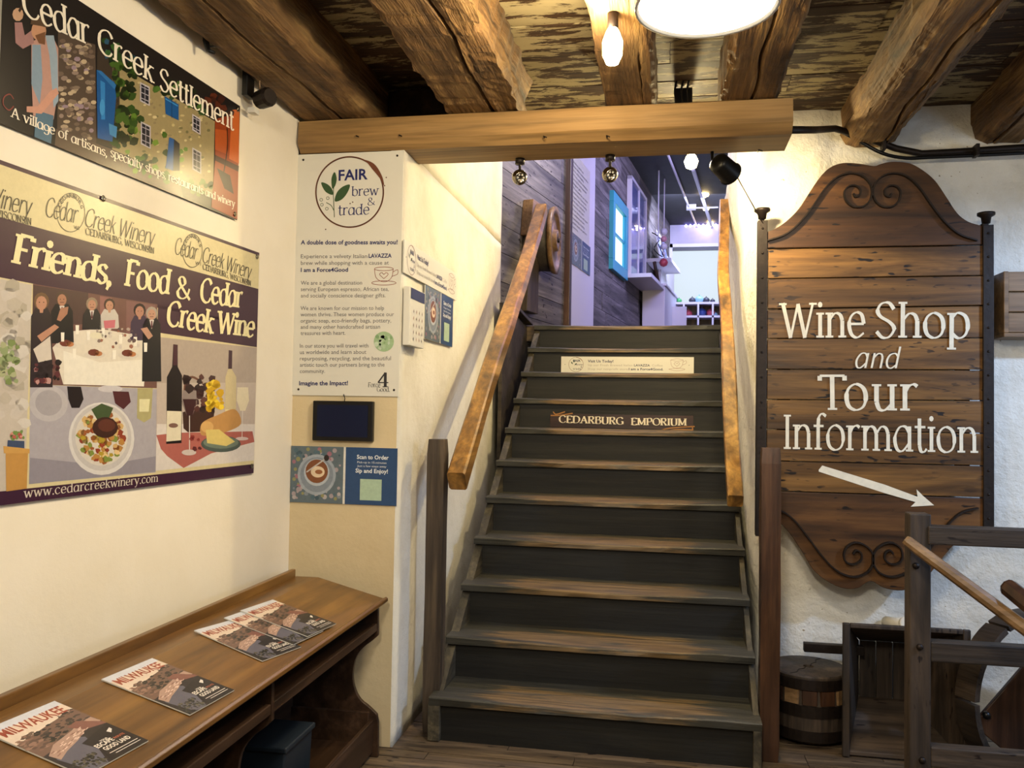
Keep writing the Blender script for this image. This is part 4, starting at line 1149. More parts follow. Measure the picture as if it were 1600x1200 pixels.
# header marks: postmark ring, script name, town line (three repeats, the first cut by the frame)
for x_, y_, sc, sx in ((240, 175, 1.0, 1.), (655, 305, .86, .70), (-250, 60, 1.12, 1.25)):
    P.line([(x_+48*sx*math.cos(t_), y_+4+66*sc*math.sin(t_)) for t_ in [2*PI*k/14 for k in range(14)]], 2.4, '4a4238', 4, True, True)
    for k, ch in enumerate('CEDARBURG'):
        th = -2.75+k*.30
        cx_, cy_ = x_+36*sx*math.cos(th), y_+4+51*sc*math.sin(th); ex_, ey_ = -math.sin(th), math.cos(th); w_ = 6*sx
        P.text(ch, (cx_-ex_*w_, cy_-ey_*w_), (cx_+ex_*w_, cy_+ey_*w_), 13*sc, '4a4238', 4, bold=True)
    P.text('WI', (x_+10, y_+60*sc), (x_+28, y_+64*sc), 13*sc, '4a4238', 4)
    P.text('Cedar', (x_-90*sx, y_+16*sc), (x_+20*sx, y_+42*sc), 66*sc, '3a322c', 4.5, True, thick=.6, thin=.3, slant=.35, sf=False, track=-.1)
    P.text('Creek', (x_+44*sx, y_+48*sc), (x_+150*sx, y_+78*sc), 62*sc, '3a322c', 4.5, True, thick=.6, thin=.3, slant=.35, sf=False, track=-.1)
    P.text('Winery', (x_+158*sx, y_+82*sc), (x_+282*sx, y_+116*sc), 60*sc, '3a322c', 4.5, True, thick=.6, thin=.3, slant=.35, sf=False, track=-.1)
    P.text('CEDARBURG, WISCONSIN', (x_+50*sx, y_+78*sc), (x_+284*sx, y_+145*sc), 22*sc, '3a322c', 4.5, True, thick=1.2, thin=.55)
P.text('Friends,', (40, 350), (378, 428), 96, CRM, 5, True, thick=1.6, thin=.75, slant=.15, track=.1)
P.text('Food', (424, 428), (574, 458), 88, CRM, 5, True, thick=1.6, thin=.75, slant=.15, track=.1)
P.text('&', (600, 468), (648, 478), 74, CRM, 5, True, thick=1.3, thin=.6)
P.text('Cedar', (680, 482), (822, 505), 78, CRM, 5, True, thick=1.6, thin=.75, slant=.15, track=.1)
P.text('Creek', (565, 562), (722, 592), 82, CRM, 5, True, thick=1.6, thin=.75, slant=.15, track=.1)
P.text('Wine', (738, 590), (864, 604), 74, CRM, 5, True, thick=1.6, thin=.75, slant=.15, track=.1)
P.text('www.cedarcreekwinery.com', (80, 1152), (537, 1096), 29, 'cfc4b4', 5, True, thick=1.0, thin=.5, track=.6)
P.build('printed_artwork', M['gloss'], b2)
grommets(FL, [(u1-.02, v1-.02), (u1-.02, v0+.03), (uv(FL, 160, 312)[0], v1-.006)], b2)

# ================================================================== STUB WALL: board, tablet, cards
FP = frame((0, 3.594, 0), 0)
Z3 = (400, 200, .36679)
ib = thing('info_board', 'tall white coffee information board screwed to the stub wall under the beam', 'board', FP)
bl = [uv(FP, 465, 241), uv(FP, 631, 236), uv(FP, 622, 620), uv(FP, 457, 617)]
u0, u1, v0, v1 = (bl[0][0]+bl[3][0])/2, (bl[1][0]+bl[2][0])/2, (bl[2][1]+bl[3][1])/2, (bl[0][1]+bl[1][1])/2
MB().box((u0, 0, v0), (u1, .005, v1)).build('panel', M['paper'], ib, world=False)
P = Print(FP, *Z3); NAVY = '1e2460'; GRY = '6f6d70'
for k, w in ((0, 6), (1, 3)):
    P.line([(399+(144-k*2)*math.cos(t_), 273+(150-k*2)*math.sin(t_)) for t_ in [2*PI*j/22 for j in range(22)]], w, '6e4230', 1, True, True)
P.poly([(440, 130), (500, 150), (535, 200), (546, 245), (528, 215), (495, 175), (470, 145)], '6b3f2c', 1.4, True)
for x_, y_ in ((555, 211), (548, 246), (297, 432), (401, 322), (412, 316)): P.ell(x_, y_, 3, 3, '5a3a2c', 1, 6)
G1 = '33502e'
P.poly([(325, 258), (322, 215), (335, 188), (344, 215), (338, 245)], G1, 1.5, True); P.poly([(326, 285), (295, 270), (278, 233), (305, 240), (325, 262)], G1, 1.5, True); P.poly([(336, 312), (345, 275), (370, 250), (400, 242), (390, 275), (365, 305)], G1, 1.5, True)
P.line([(338, 200), (330, 270), (332, 330), (334, 380)], 3, G1, 1.3); P.line([(300, 318), (320, 330), (331, 350)], 3, G1, 1.3)
for x_, y_ in ((278, 306), (306, 299), (281, 327), (302, 344)): P.line([(x_+6*math.cos(t_), y_+6*math.sin(t_)) for t_ in [k*PI/4 for k in range(8)]], 2, G1, 1.3, True, True)
P.text('FAIR', (352, 224), (476, 218), 44, NAVY, 2, bold=True)
P.text('brew', (408, 290), (522, 286), 40, NAVY, 2, True, thick=.8, thin=.5); P.text('&', (475, 330), (508, 328), 32, NAVY, 2, True, thick=.7, thin=.45); P.text('trade', (350, 372), (484, 368), 44, NAVY, 2, True, thick=.8, thin=.5)
def TX(s_, xa_, xb_, y_, b=False, h=17, c_=None): P.text(s_, (xa_, y_), (xb_, y_-1), h, c_ or (NAVY if b else GRY), 2, bold=b)
TX('A double dose of goodness awaits you!', 191, 603, 496, True, 18)
TX('Experience a velvety Italian', 191, 474, 555); TX('LAVAZZA', 480, 578, 553, True)
TX('brew while shopping with a cause at', 191, 566, 583); TX('I am a Force4Good', 191, 392, 613, True)
for i_, (s_, e_) in enumerate([('We are a global destination', 452), ('serving European espresso, African tea,', 566), ('and socially conscience designer gifts.', 552)]): TX(s_, 191, e_, 668+i_*27)
for i_, (s_, e_) in enumerate([('We are known for our mission to help', 546), ('women thrive. These women produce our', 588), ('organic soap, eco-friendly bags, pottery,', 576), ('and many other handcrafted artisan', 529), ('treasures with heart.', 381)]): TX(s_, 190, e_, 776+i_*26.5)
for i_, (s_, e_) in enumerate([('In our store you will travel with', 479), ('us worldwide and learn about', 470), ('repurposing, recycling, and the beautiful', 575), ('artistic touch our partners bring to the', 548), ('community.', 294)]): TX(s_, 187, e_, 936+i_*27)
TX('Imagine the Impact!', 184, 392, 1096, True, 18)
P.text('4', (516, 1104), (566, 1104), 62, '2f2d30', 2, True, thick=1.1, thin=.5); P.text('Force', (478, 1104), (530, 1104), 20, '3a383a', 2, True); P.text('Good.', (515, 1123), (571, 1123), 20, '3a383a', 2, True)
def cup(P, cx_, cy_, s_, col):
    P.line([(cx_+40*s_*math.cos(t_), cy_-28*s_+8*s_*math.sin(t_)) for t_ in [k*PI/5 for k in range(10)]], 2.2*max(s_, .6), col, 2, True, True)
    P.line([(cx_-40*s_, cy_-28*s_), (cx_-34*s_, cy_+8*s_), (cx_-12*s_, cy_+25*s_), (cx_+14*s_, cy_+25*s_), (cx_+34*s_, cy_+6*s_), (cx_+40*s_, cy_-28*s_)], 2.2*max(s_, .6), col, 2)
    P.line([(cx_+38*s_, cy_-14*s_), (cx_+58*s_, cy_-24*s_), (cx_+58*s_, cy_-6*s_), (cx_+34*s_, cy_+4*s_)], 2.2*max(s_, .6), col, 2)
    P.line([(cx_, cy_+14*s_), (cx_-18*s_, cy_-4*s_), (cx_-8*s_, cy_-12*s_), (cx_, cy_-4*s_), (cx_+9*s_, cy_-12*s_), (cx_+18*s_, cy_-4*s_), (cx_, cy_+14*s_)], 2.2*max(s_, .6), col, 2)
    P.line([(cx_+52*s_*math.cos(t_), cy_+32*s_+9*s_*math.sin(t_)) for t_ in [k*PI/5 for k in range(10)]], 2.2*max(s_, .6), col, 2, True, True)
cup(P, 545, 628, 1., '8b4a3c')
P.ell(545, 910, 43, 43, '9ab58c', 1.5, 22)
P.blobs((512, 878, 578, 944), 26, 9, ['b9c9b0', 'a6bd9a', '7fa072'], 2, inside=lambda x, y_: (x-545)**2+(y_-910)**2 < 1200)
P.build('print', M['ink'], ib)
for x_, y_ in ((202, 136), (602, 118), (181, 1113), (588, 1116)):
    a_ = P.u(x_, y_); MB().lathe([(.005, 0), (.005, .002), (.001, .003)], 8, Matrix.Translation((a_[0], 0, a_[1])) @ Matrix.Rotation(PI/2, 4, 'X')).build('screw', M['iron'], ib, world=False)

# tablet
tb = thing('tablet', 'black wall tablet with a dark blue screen hanging under the white board', 'tablet', FP)
a_, b_ = uv(FP, 492, 626), uv(FP, 584, 690)
MB().box((a_[0], -.022, b_[1]), (b_[0], .005, a_[1])).build('case', M['black'], tb, world=False, bevel=.004)
MB().box((a_[0]+.022, -.0235, b_[1]+.018), (b_[0]-.022, -.021, a_[1]-.018)).build('screen', M['screen'], tb, world=False)
MB().tube([((a_[0]+b_[0])/2, -.002, a_[1]), ((a_[0]+b_[0])/2+.004, -.006, a_[1]+.012), ((a_[0]+b_[0])/2-.004, -.003, a_[1]+.03)], .002, 6).build('cable', M['black'], tb, world=False)


def order_card(F, name_label, cat, Z, TL, TR, BR, BL, div, group=None, small=False, nm='order_card'):
    t = thing(nm, name_label, cat, F)
    P = Print(F, *Z)
    pts = [P.u(*q) for q in (TL, TR, BR, BL)]
    ua, ub = (pts[0][0]+pts[3][0])/2, (pts[1][0]+pts[2][0])/2; va, vb_ = (pts[2][1]+pts[3][1])/2, (pts[0][1]+pts[1][1])/2
    W_, H_ = ub-ua, vb_-va
    MB().box((ua, 0, va), (ub, .005, vb_)).build('panel', M['paper'], t, world=False)
    r = lambda x0_, y0_, x1_, y1_, c_, l: P.raw([(ua+W_*x0_, va+H_*y0_), (ua+W_*x1_, va+H_*y0_), (ua+W_*x1_, va+H_*y1_), (ua+W_*x0_, va+H_*y1_)], c_, l)
    def el(cx_, cy_, rx_, c_, l, ry_=None):
        P.raw([(ua+W_*cx_+rx_*math.cos(k*PI/12), va+H_*cy_+(ry_ or rx_)*math.sin(k*PI/12)) for k in range(24)], c_, l)
    r(0, 0, div, 1, '5c6a72', 0)
    for _ in range(110):
        x = random.uniform(.03, div-.03); y_ = random.uniform(.05, .95); el(x, y_, random.uniform(.004, .011), random.choice(['7d8790', 'a09498', '4e6672', '8c8a5e', '9a6a78', 'b0a8a8', '3f5560']), 1+random.random()*.6)
    D = div/2
    el(D-.0, .5, H_*.36, '9aa3ad', 2); el(D, .5, H_*.31, '7f8994', 2.4); el(D+.0, .54, H_*.24, 'aeb6be', 2.8); el(D+.0, .56, H_*.21, '7a4a2c', 3.2); el(D+.01, .55, H_*.13, 'd8c3a4', 3.6, H_*.10); el(D+.02, .55, H_*.07, '8f5a36', 4, H_*.04)
    P.line  # cup spoon
    P.raw([(ua+W_*(D-.10), va+H_*.55), (ua+W_*(D+.08), va+H_*.80), (ua+W_*(D+.08)+.004, va+H_*.78), (ua+W_*(D-.10)+.004, va+H_*.53)], 'b9b4ae', 4.3)
    el(D+.09, .80, .012, '2a2422', 4.5, .014)
    r(div, 0, div+.02, 1, 'd8d6cc', 1); r(div+.02, 0, 1, 1, '27466f', 0)
    def tx(s_, x0_, x1_, yb, h, bold):
        vs, fs = sans(s_, bold); xa_ = min(v[0] for v in vs); xb_ = max(v[0] for v in vs); kx = W_*(x1_-x0_)/(xb_-xa_); ky = H_*h/.69; k = len(P.v)
        P.v += [(ua+W_*x0_+(vx-xa_)*kx, -(P.base+3*P.step), va+H_*yb+vy*ky) for vx, vy in vs]
        for f in fs: P.f.append(tuple(i+k for i in f)); P.c.append(lin('dfe3e6'))
    tx('Scan to Order', .625, .92, .80, .07, True); tx('Pick-up in 15-minutes', .63, .90, .725, .035, False); tx('Just a few steps away', .63, .90, .66, .035, False); tx('Sip and Enjoy!', .615, .915, .56, .07, True)
    r(.66, .08, .86, .45, 'a8c0a6', 2)
    P.build('print', M['ink'], t)
    return t


order_card(FP, 'blue and photo ordering card with coffee cup below the tablet on the stub wall', 'card', (0, 0, 1), (455, 697), (621, 700), (620, 790), (453, 785), .50)
# things on the white side of the stub wall, facing the stairs: planes perpendicular to the room front
FSD = frame((-1.150, 0, 0), PI/2)
order_card(FSD, 'small blue and photo ordering card on the side wall beside the colour chart', 'card', (0, 0, 1), (664, 451), (708, 462), (707, 540), (664, 532), .52, small=True)
ch = thing('colour_chart', 'narrow white sample chart with rows of small dots on the side wall', 'chart', FSD)
a_, b_ = uv(FSD, 637, 448), uv(FSD, 662, 546); FSE = FSD @ Matrix.Translation((0, -.03, 0)); u0, v1 = uv(FSE, 641, 447); u1, v0 = uv(FSE, 662, 545)
MB().box((u0, -.03, v0+.0), (u1, .0, v1)).build('box', M['paper'], ch, world=False, bevel=.002)
P = Print(FSD, base=.0315); W_, H_ = u1-u0, v1-v0
P.raw([(u0+.01, v1-H_*.2), (u1-.004, v1-H_*.2), (u1-.004, v1-.004), (u0+.01, v1-.004)], '1c2444', 1)
for i_ in range(4):
    for j_ in range(5):
        x, z = u0+W_*(.25+.19*i_), v0+H_*(.12+.12*j_); P.raw([(x-.004, z), (x, z-.011), (x+.004, z), (x, z+.011)], random.choice(['8a3a32', '5a2c2a', '74503a', '3c2a2a', '8a5a52']), 1)
P.build('print', M['ink'], ch)


def strip_sign(F, label, ua, va, ub, vb_, name='strip_sign', fade='a59f96', nvy='26284a', split=0.):
    t = thing(name, label, 'sign', F); W_, H_ = ub-ua, vb_-va
    MB().box((ua, 0, va), (ub, .005, vb_)).build('panel', M['paper'], t, world=False)
    P = Print(F); X_ = lambda a: ua+W_*a; Zz = lambda b: va+H_*b
    ring = [(X_(.115)+H_*.47*math.cos(k*PI/12), Zz(.5)+H_*.47*math.sin(k*PI/12)) for k in range(24)]
    for k in range(24):
        p_, q_ = ring[k], ring[(k+1) % 24]; w_ = .04 if 1 < k < 6 else .022
        cx_, cz_ = X_(.115), Zz(.5); P.raw([p_, q_, (cx_+(q_[0]-cx_)*(1-w_*2), cz_+(q_[1]-cz_)*(1-w_*2)), (cx_+(p_[0]-cx_)*(1-w_*2), cz_+(p_[1]-cz_)*(1-w_*2))], '7a5540', 1)
    for dx, dz, a in ((-.26, .1, 2.2), (-.12, .22, 1.4), (-.02, .02, .7)):
        c_, s_ = math.cos(a), math.sin(a); L_ = H_*.11; cx_, cz_ = X_(.115)+dx*H_, Zz(.5)+dz*H_
        P.raw([(cx_-c_*L_, cz_-s_*L_), (cx_+s_*L_*.4, cz_-c_*L_*.4), (cx_+c_*L_, cz_+s_*L_), (cx_-s_*L_*.4, cz_+c_*L_*.4)], '2c4426', 1)
    def tx(s_, a0, a1, b_, h, c_, bold=False, serif=False):
        vs, fs = sans(s_, bold); xa_ = min(v[0] for v in vs); xb_ = max(v[0] for v in vs); kx = W_*(a1-a0)/(xb_-xa_); ky = H_*h/.69; k = len(P.v)
        P.v += [(X_(a0)+(vx-xa_)*kx, -(P.base+3*P.step), Zz(b_)+vy*ky) for vx, vy in vs]
        for f in fs: P.f.append(tuple(i+k for i in f)); P.c.append(lin(c_))
    tx('FAIR', .092, .150, .67, .14, nvy, True); tx('brew', .118, .168, .44, .13, nvy); tx('&', .150, .162, .30, .12, nvy); tx('trade', .092, .155, .17, .13, nvy)
    tx('Visit Us Today!', .205, .40, .64, .16, nvy, True)
    tx('Sip our Fresh Brewed Italian', .205, .545, .41, .13, fade); tx('LAVAZZA', .556, .675, .41, .13, nvy, True); tx('Coffee', .69, .77, .41, .13, fade)
    tx('Shop our nonprofit store', .205, .51, .17, .13, fade); tx('I am a Force4Good.', .517, .775, .17, .14, nvy, True)
    # line drawing of a cup
    cx_, cz_, s_ = X_(.875), Zz(.55), H_/105.
    def ln(pts, w=.016*H_):
        q = smooth_curve([(cx_+x*s_, cz_-y_*s_) for x, y_ in pts], 4)
        for i_ in range(len(q)-1):
            dx, dz = q[i_+1][0]-q[i_][0], q[i_+1][1]-q[i_][1]; l = math.hypot(dx, dz) or 1; nx_, nz_ = -dz/l*w/2, dx/l*w/2
            P.raw([(q[i_][0]+nx_, q[i_][1]+nz_), (q[i_+1][0]+nx_, q[i_+1][1]+nz_), (q[i_+1][0]-nx_, q[i_+1][1]-nz_), (q[i_][0]-nx_, q[i_][1]-nz_)], '8a5a48', 1)
    ln([(-40, -28), (0, -36), (40, -28), (0, -20), (-40, -28)]); ln([(-40, -28), (-34, 8), (-12, 25), (14, 25), (34, 6), (40, -28)]); ln([(38, -14), (58, -24), (58, -6), (34, 4)])
    ln([(0, 14), (-18, -4), (-8, -12), (0, -4), (9, -12), (18, -4), (0, 14)]); ln([(-52, 32), (0, 24), (52, 32), (0, 42), (-52, 32)])
    for a, b_ in ((.03, .5), (.965, .5)): P.raw([(X_(a)+H_*.025*math.cos(k*PI/4), Zz(b_)+H_*.025*math.sin(k*PI/4)) for k in range(8)], '2a2a2a', 1)
    P.build('print', M['ink'], t)
    return t


u0, v1 = uv(FSD, 632, 374); u1 = uv(FSD, 714, 440)[0]; v0 = uv(FSD, 632, 426)[1]
strip_sign(FSD, 'narrow white coffee strip sign on the side wall above the small blue card', u0, v0, u1, v1)
# strip sign on the riser under the second nosing, and the emporium board
FR = frame((0, Y0+RUN*9+.026, 0), 0)
u0, v1 = uv(FR, 877, 557); u1, v0 = uv(FR, 1084, 583.5)
strip_sign(FR, 'white coffee strip sign fixed to a riser near the top of the stairs', u0, max(v0, RISE*9+.002), u1, v1)
FE = frame((0, Y0+RUN*7+.024, 0), 0)
em = thing('emporium_sign', 'dark brown emporium name board fixed to a stair riser', 'sign', FE)
u0, v1 = uv(FE, 860, 646); u1, v0 = uv(FE, 1083, 675); v0 = max(v0, RISE*7+.003); v1 = min(v1, RISE*8-.038)
M['emp'] = wood('emporium_board_brown', '2a1610', '3c231a', '4c3024', 0, .5, .35, .1)
MB().box((u0, 0, v0), (u1, .007, v1)).build('panel', M['emp'], em, world=False)
P = Print(FE, 860, 540, .15)
P.text('CEDARBURG', (90, 800), (762, 822), 72, 'ddd2bc', 3, True, thick=1.45, thin=.6, track=.3)
P.text('EMPORIUM', (842, 826), (1420, 833), 72, 'ddd2bc', 3, True, thick=1.45, thin=.6, track=.3)
for pts in ([(1125, 895), (1240, 860), (1500, 842)], [(1180, 900), (1300, 875), (1480, 880)], [(1480, 845), (1465, 905), (1300, 890)], [(5, 728), (100, 726), (230, 705)], [(30, 690), (60, 715), (150, 690)]): P.line(pts, 12, '9a6a30', 3)
P.build('print', M['ink'], em)

# ================================================================== DESK
FD = frame((0, 3.50, 0), 0)                            # cross-section plane at the desk's far end
XB = -1.585
dsk = thing('school_desk', 'long varnished wooden double school desk with open shelves along the left wall', 'desk', Matrix.Translation((XB, 3.50, 0)) @ Matrix.Rotation(.016, 4, 'Z'))
# local x: wall -> room, local y: along the desk (negative towards the camera)
XF = uv(FD, 604, 936)[0]-XB; ZT = .735; ZFR = .655; L0 = -2.6
sl = math.atan2(ZT-ZFR, XF-.10)
top = [(0, ZT), (.10, ZT), (XF-.022, ZFR+.005), (XF-.008, ZFR+.012), (XF, ZFR+.006), (XF, ZFR-.006), (XF-.02, ZFR-.022), (.10, ZT-.024), (0, ZT-.024)]
MB().prism([(a, b) for a, b in top], L0, .015, 'xz').build('desktop', M['desk'], dsk, world=False, bevel=.002)
MB().box((-.022, L0, ZT-.03), (0, .005, ZT+.032)).build('back_rail', M['desk'], dsk, world=False, bevel=.003)


def endpanel(y0_, y1_, name='end_panel'):
    px_ = [(592, 950), (592, 992), (583, 1000), (570, 1010), (559, 1024), (554, 1042), (553, 1060), (557, 1078), (565, 1092), (578, 1103), (590, 1115), (592, 1128), (592, 1172)]
    q = [(uv(FD, *p)[0]-XB, uv(FD, *p)[1]) for p in px_]; q = [q[0], q[1]]+smooth_curve(q[1:11], 3)[1:]+q[11:]
    q[-1] = (q[-1][0], 0); q = [(0.002, ZT-.024), (.10, ZT-.024)]+q+[(0.002, 0)]
    MB().prism(q, y0_, y1_, 'xz').build(name, M['deskd'], dsk, world=False, bevel=.002)


endpanel(-.02, 0.)
XP = XF-.03
ydiv = None
for yy in (-1.02, -2.05):
    endpanel(yy-.018, yy, 'divider')
MB().box((0, L0, .02), (.012, -.02, ZT-.024)).build('back_board', M['deskd'], dsk, world=False)
for ya, yb in ((-1.02, -.02), (-2.05, -1.038), (L0, -2.068)):
    MB().prism([(.012, .60), (XP-.01, .552), (XP-.01, .535), (.012, .585)], ya, yb, 'xz').build('book_shelf', M['deskd'], dsk, world=False, bevel=.002)
    MB().box((XP-.022, ya, .528), (XP-.004, yb, .56)).build('shelf_lip', M['deskd'], dsk, world=False, bevel=.003)
    MB().box((XP-.03, ya, .02), (XP-.012, yb, .155)).build('front_board', M['deskd'], dsk, world=False, bevel=.003)
    MB().box((.012, ya, .05), (XP-.03, yb, .062)).build('bottom_board', M['deskd'], dsk, world=False)
MB().box((.012, -.038, .05), (XP-.03, -.02, .19)).build('tray_board', M['deskd'], dsk, world=False, bevel=.002)
# blue plastic crate on the bottom board behind the divider
D2 = wm(dsk)
bx = thing('blue_box', 'dark blue plastic box standing inside the desk behind the divider', 'box', D2 @ Matrix.Translation((.17, -.62, .063)))
MB().prism([(-.12, 0), (.12, 0), (.13, .24), (-.13, .24)], -.12, .12, 'xz').build('body', M['blued'], bx, world=False, bevel=.006)
MB().box((-.138, -.128, .225), (.138, .128, .245)).build('rim', M['blued'], bx, world=False, bevel=.005)

# ---- magazines on the sloping desktop
ex = (D2.to_3x3() @ Vector((0, 1, 0))).normalized(); ez = (D2.to_3x3() @ Vector((-math.cos(sl), 0, math.sin(sl)))).normalized(); ey = ez.cross(ex)
og = D2 @ Vector((.10, 0, ZT))
FM = Matrix((ex, ey, ez)).transposed().to_4x4(); FM.translation = og-ey*.002
MW, MH = .212, .275
mag0 = None
Zm = (0, 860, .4125)
corners = [((0, 680), (205, 575), (540, 742)), ((378, 510), (575, 412), (873, 540)), ((728, 340), (893, 262), (1120, 385)), ((850, 275), (975, 218), (1215, 318)), ((915, 248), (1030, 198), (1265, 295))]
labs = ['travel magazine nearest the camera, partly cut off by the photo corner', 'travel magazine lying alone in the middle of the desk', 'travel magazine at the left of the overlapping group of three', 'travel magazine half covered between two others of the group', 'topmost travel magazine, nearest the far end of the desk']


def build_mag():
    t = thing('magazine', '', 'magazine')
    MB().box((0, .0005, -MH), (MW, .0035, 0)).build('pages', M['paper'], t, world=False)
    P = Print(Matrix.Identity(4), base=-.0002, step=.00006)
    r = lambda pts, c_, l: P.raw([(x*MW, -z*MH) for x, z in pts], c_, l)
    r([(0, 0), (1, 0), (1, 1), (0, 1)], '2a2426', 0)
    r([(0, 0), (1, 0), (1, .2), (0, .34)], 'd8c6b4', 1); r([(0, 0), (1, 0), (1, .08), (0, .1)], 'c9ccd6', 1.5)
    r([(0, .34), (1, .2), (1, .45), (0, .6)], '70564a', 1.5)
    rnd = random.Random(3)
    for _ in range(150):
        x, z = rnd.uniform(.02, .97), 0
        z = rnd.uniform(.30-.12*x, .52-.02*x); a_ = rnd.uniform(.012, .035); k = 6
        r([(x+a_*math.cos(i_*PI/3)*1.6, z+a_*.6*math.sin(i_*PI/3)*rnd.uniform(.6, 1.2)) for i_ in range(6)], rnd.choice(['3a302b', '2b2926', '4b3d36', '6b564c', '30342c', '232321'] if x > .25 else ['7d5f50', '8f7060', '5b463d']), 2+rnd.random())
    r([(.12, .98), (.05, .7), (.2, .55), (.45, .52), (.6, .6), (.5, .8), (.35, 1), (.2, 1)], '5c5a66', 3.2)
    r([(.05, .62), (.25, .52), (.6, .46), (.75, .42), (.98, .40), (1, .50), (.7, .53), (.5, .60), (.25, .66), (.08, .72)], 'a88a7a', 3.6)
    r([(.62, .40), (.8, .37), (1, .52), (1, .56), (.72, .52)], '7d5248', 3.9)
    for _ in range(90):
        x, z = rnd.uniform(.02, .4), rnd.uniform(.8, .98); a_ = rnd.uniform(.01, .025)
        r([(x+a_*math.cos(i_*PI/3), z+a_*.7*math.sin(i_*PI/3)) for i_ in range(6)], rnd.choice(['3a3a30', '23241f', '5c5648', '1e1c1e']), 4)
    for _ in range(40):
        x = rnd.uniform(.1, .8); z = .66-.22*x+rnd.uniform(-.05, .03); r([(x, z), (x+.06, z-.012), (x+.06, z-.003), (x, z+.01)], rnd.choice(['c6a896', '8a6558', 'd8bcac']), 4.2)
    r([(.46, .66), (1, .56), (1, 1), (.40, 1), (.5, .8)], '1f1b1e', 4.4)
    def tx(s_, x0_, x1_, z, h, c_, bold=True):
        vs, fs = sans(s_, bold); xa_ = min(v[0] for v in vs); xb_ = max(v[0] for v in vs); kx = MW*(x1_-x0_)/(xb_-xa_); ky = MH*h/.69; k = len(P.v)
        P.v += [(MW*x0_+(vx-xa_)*kx, -(P.base+6*P.step), -MH*z+vy*ky) for vx, vy in vs]
        for f in fs: P.f.append(tuple(i_+k for i_ in f)); P.c.append(lin(c_))
    tx('MILWAUKEE', .05, .93, .20, .115, '9a4430'); tx('ESCAPE', .50, .76, .80, .05, 'e6ddd0'); tx('YOUR', .62, .74, .745, .02, 'e6ddd0'); tx('ROUTE', .78, .94, .79, .025, 'b5654a'); tx('GOOD LAND', .52, .92, .87, .05, 'e6ddd0')
    r([(.5, .91), (.95, .91), (.95, .917), (.5, .917)], 'd8d0c8', 6); r([(.55, .94), (.95, .94), (.95, .947), (.55, .947)], 'd8d0c8', 6); r([(.84, .66), (.93, .63), (.93, .66), (.86, .70)], 'd8d0c8', 6)
    P.build('cover', M['gloss'], t)
    return t


for i_, (tl, tr, br) in enumerate(corners):
    P = Print(FM, *Zm); a_, b_, c_ = P.u(*tl), P.u(*tr), P.u(*br)
    ang = math.atan2(b_[1]-a_[1], b_[0]-a_[0])
    ang2 = math.atan2(b_[0]-c_[0], b_[1]-c_[1])
    print('MAG', i_, a_, b_, c_, 'w', math.hypot(b_[0]-a_[0], b_[1]-a_[1]), 'h', math.hypot(b_[0]-c_[0], b_[1]-c_[1]), ang, -ang2)
    ang = (ang-ang2)/2
    lift = {3: .0045, 4: .009}.get(i_, 0)
    tiltm = Matrix.Rotation({3: -.012, 4: -.012}.get(i_, 0), 4, 'Z')
    # anchored by the visible top right corner
    T = FM @ Matrix.Translation((b_[0], -.0035+.0000-lift, b_[1])) @ Matrix.Rotation(-ang, 4, 'Y') @ Matrix.Translation((-MW, 0, 0))
    if mag0 is None: mag0 = build_mag(); o = mag0
    else:
        o = mag0.copy(); COL.objects.link(o)
        for chd in list(mag0.children): q = chd.copy(); COL.objects.link(q); q.parent = o
    o.matrix_world = T; tag(o, labs[i_], 'magazine', 'travel magazines on the desk')

# black clips under the joist on the left wall, the far one with a spot head
for x_, y_, sc, hd in ((322, 85, 1., False), (388, 150, 1.3, True)):
    p = at_x(x_, y_-25, -1.655); 
    t = thing('wall_bracket', 'black metal bracket with spot head at the upper right corner of the banner' if hd else 'small black hook bracket between banner and joist, left of the spot head', 'bracket', p)
    if hd:
        MB().box((-.012, -.03, -.07), (.012, .03, .09)).build('plate', M['black'], t, world=False, bevel=.003)
        MB().lathe([(.018, -.045), (.036, -.03), (.038, .03), (.030, .042), (.0, .042)], 12, Matrix.Translation((.06, .02, -.07)) @ Matrix.Rotation(PI/2, 4, 'Y') @ Matrix.Rotation(.5, 4, 'X'), smooth=False).build('spot_head', M['iron'], t, world=False)
        MB().box((.0, .0, -.13), (.03, .04, -.11)).build('socket', M['paper'], t, world=False)
        MB().tube([(.04, .02, -.04), (.035, .025, .02), (.0, .02, .06)], .003, 6).build('wire', M['pole'], t, world=False)
    else:
        MB().tube([(0, 0, .07), (0, 0, -.01), (.01, .0, -.045), (.035, .0, -.055)], [.012, .012, .009, .006], 8).build('hook', M['black'], t, world=False)
        MB().tube([(.01, 0, -.03), (.05, .03, -.02), (.06, .09, .03)], .003, 6).build('wire', M['black'], t, world=False)

# ================================================================== LAMPS AND CONDUIT, LOWER ROOM
c = at_y(1104, 12, 2.28)
pd = thing('pendant_lamp', 'white enamel pendant lamp glowing at the top edge of the photo', 'lamp', c)
R_ = .186
MB().lathe([(0, .148), (.04, .143), (.055, .104), (R_*.58, .069), (R_*.88, .030), (R_-.003, .001), (R_+.003, 0), (R_+.004, .006), (R_*.9, .037), (R_*.6, .077), (.062, .112), (.045, .152), (0, .157)], 36).build('shade', M['shade'], pd, world=False)
MB().lathe([(0, .004), (R_*.6, .002), (R_*.965, .008), (R_*.9, .02), (0, .03)], 36).build('diffuser', M['lamp_on'], pd, world=False)
MB().tube([(0, 0, .15), (0, 0, ZC-c.z)], .006, 8).build('stem', M['iron'], pd, world=False)
lamp('pendant_light', 'AREA', c+Vector((0, 0, -.012)), 20, (1.0, .88, .70), .30, c+Vector((0, .001, -1)))
c = at_y(957, 72, 2.75)
bl_ = thing('bare_bulb', 'bare elongated bulb glowing under the narrow joist left of the pendant', 'bulb', c)
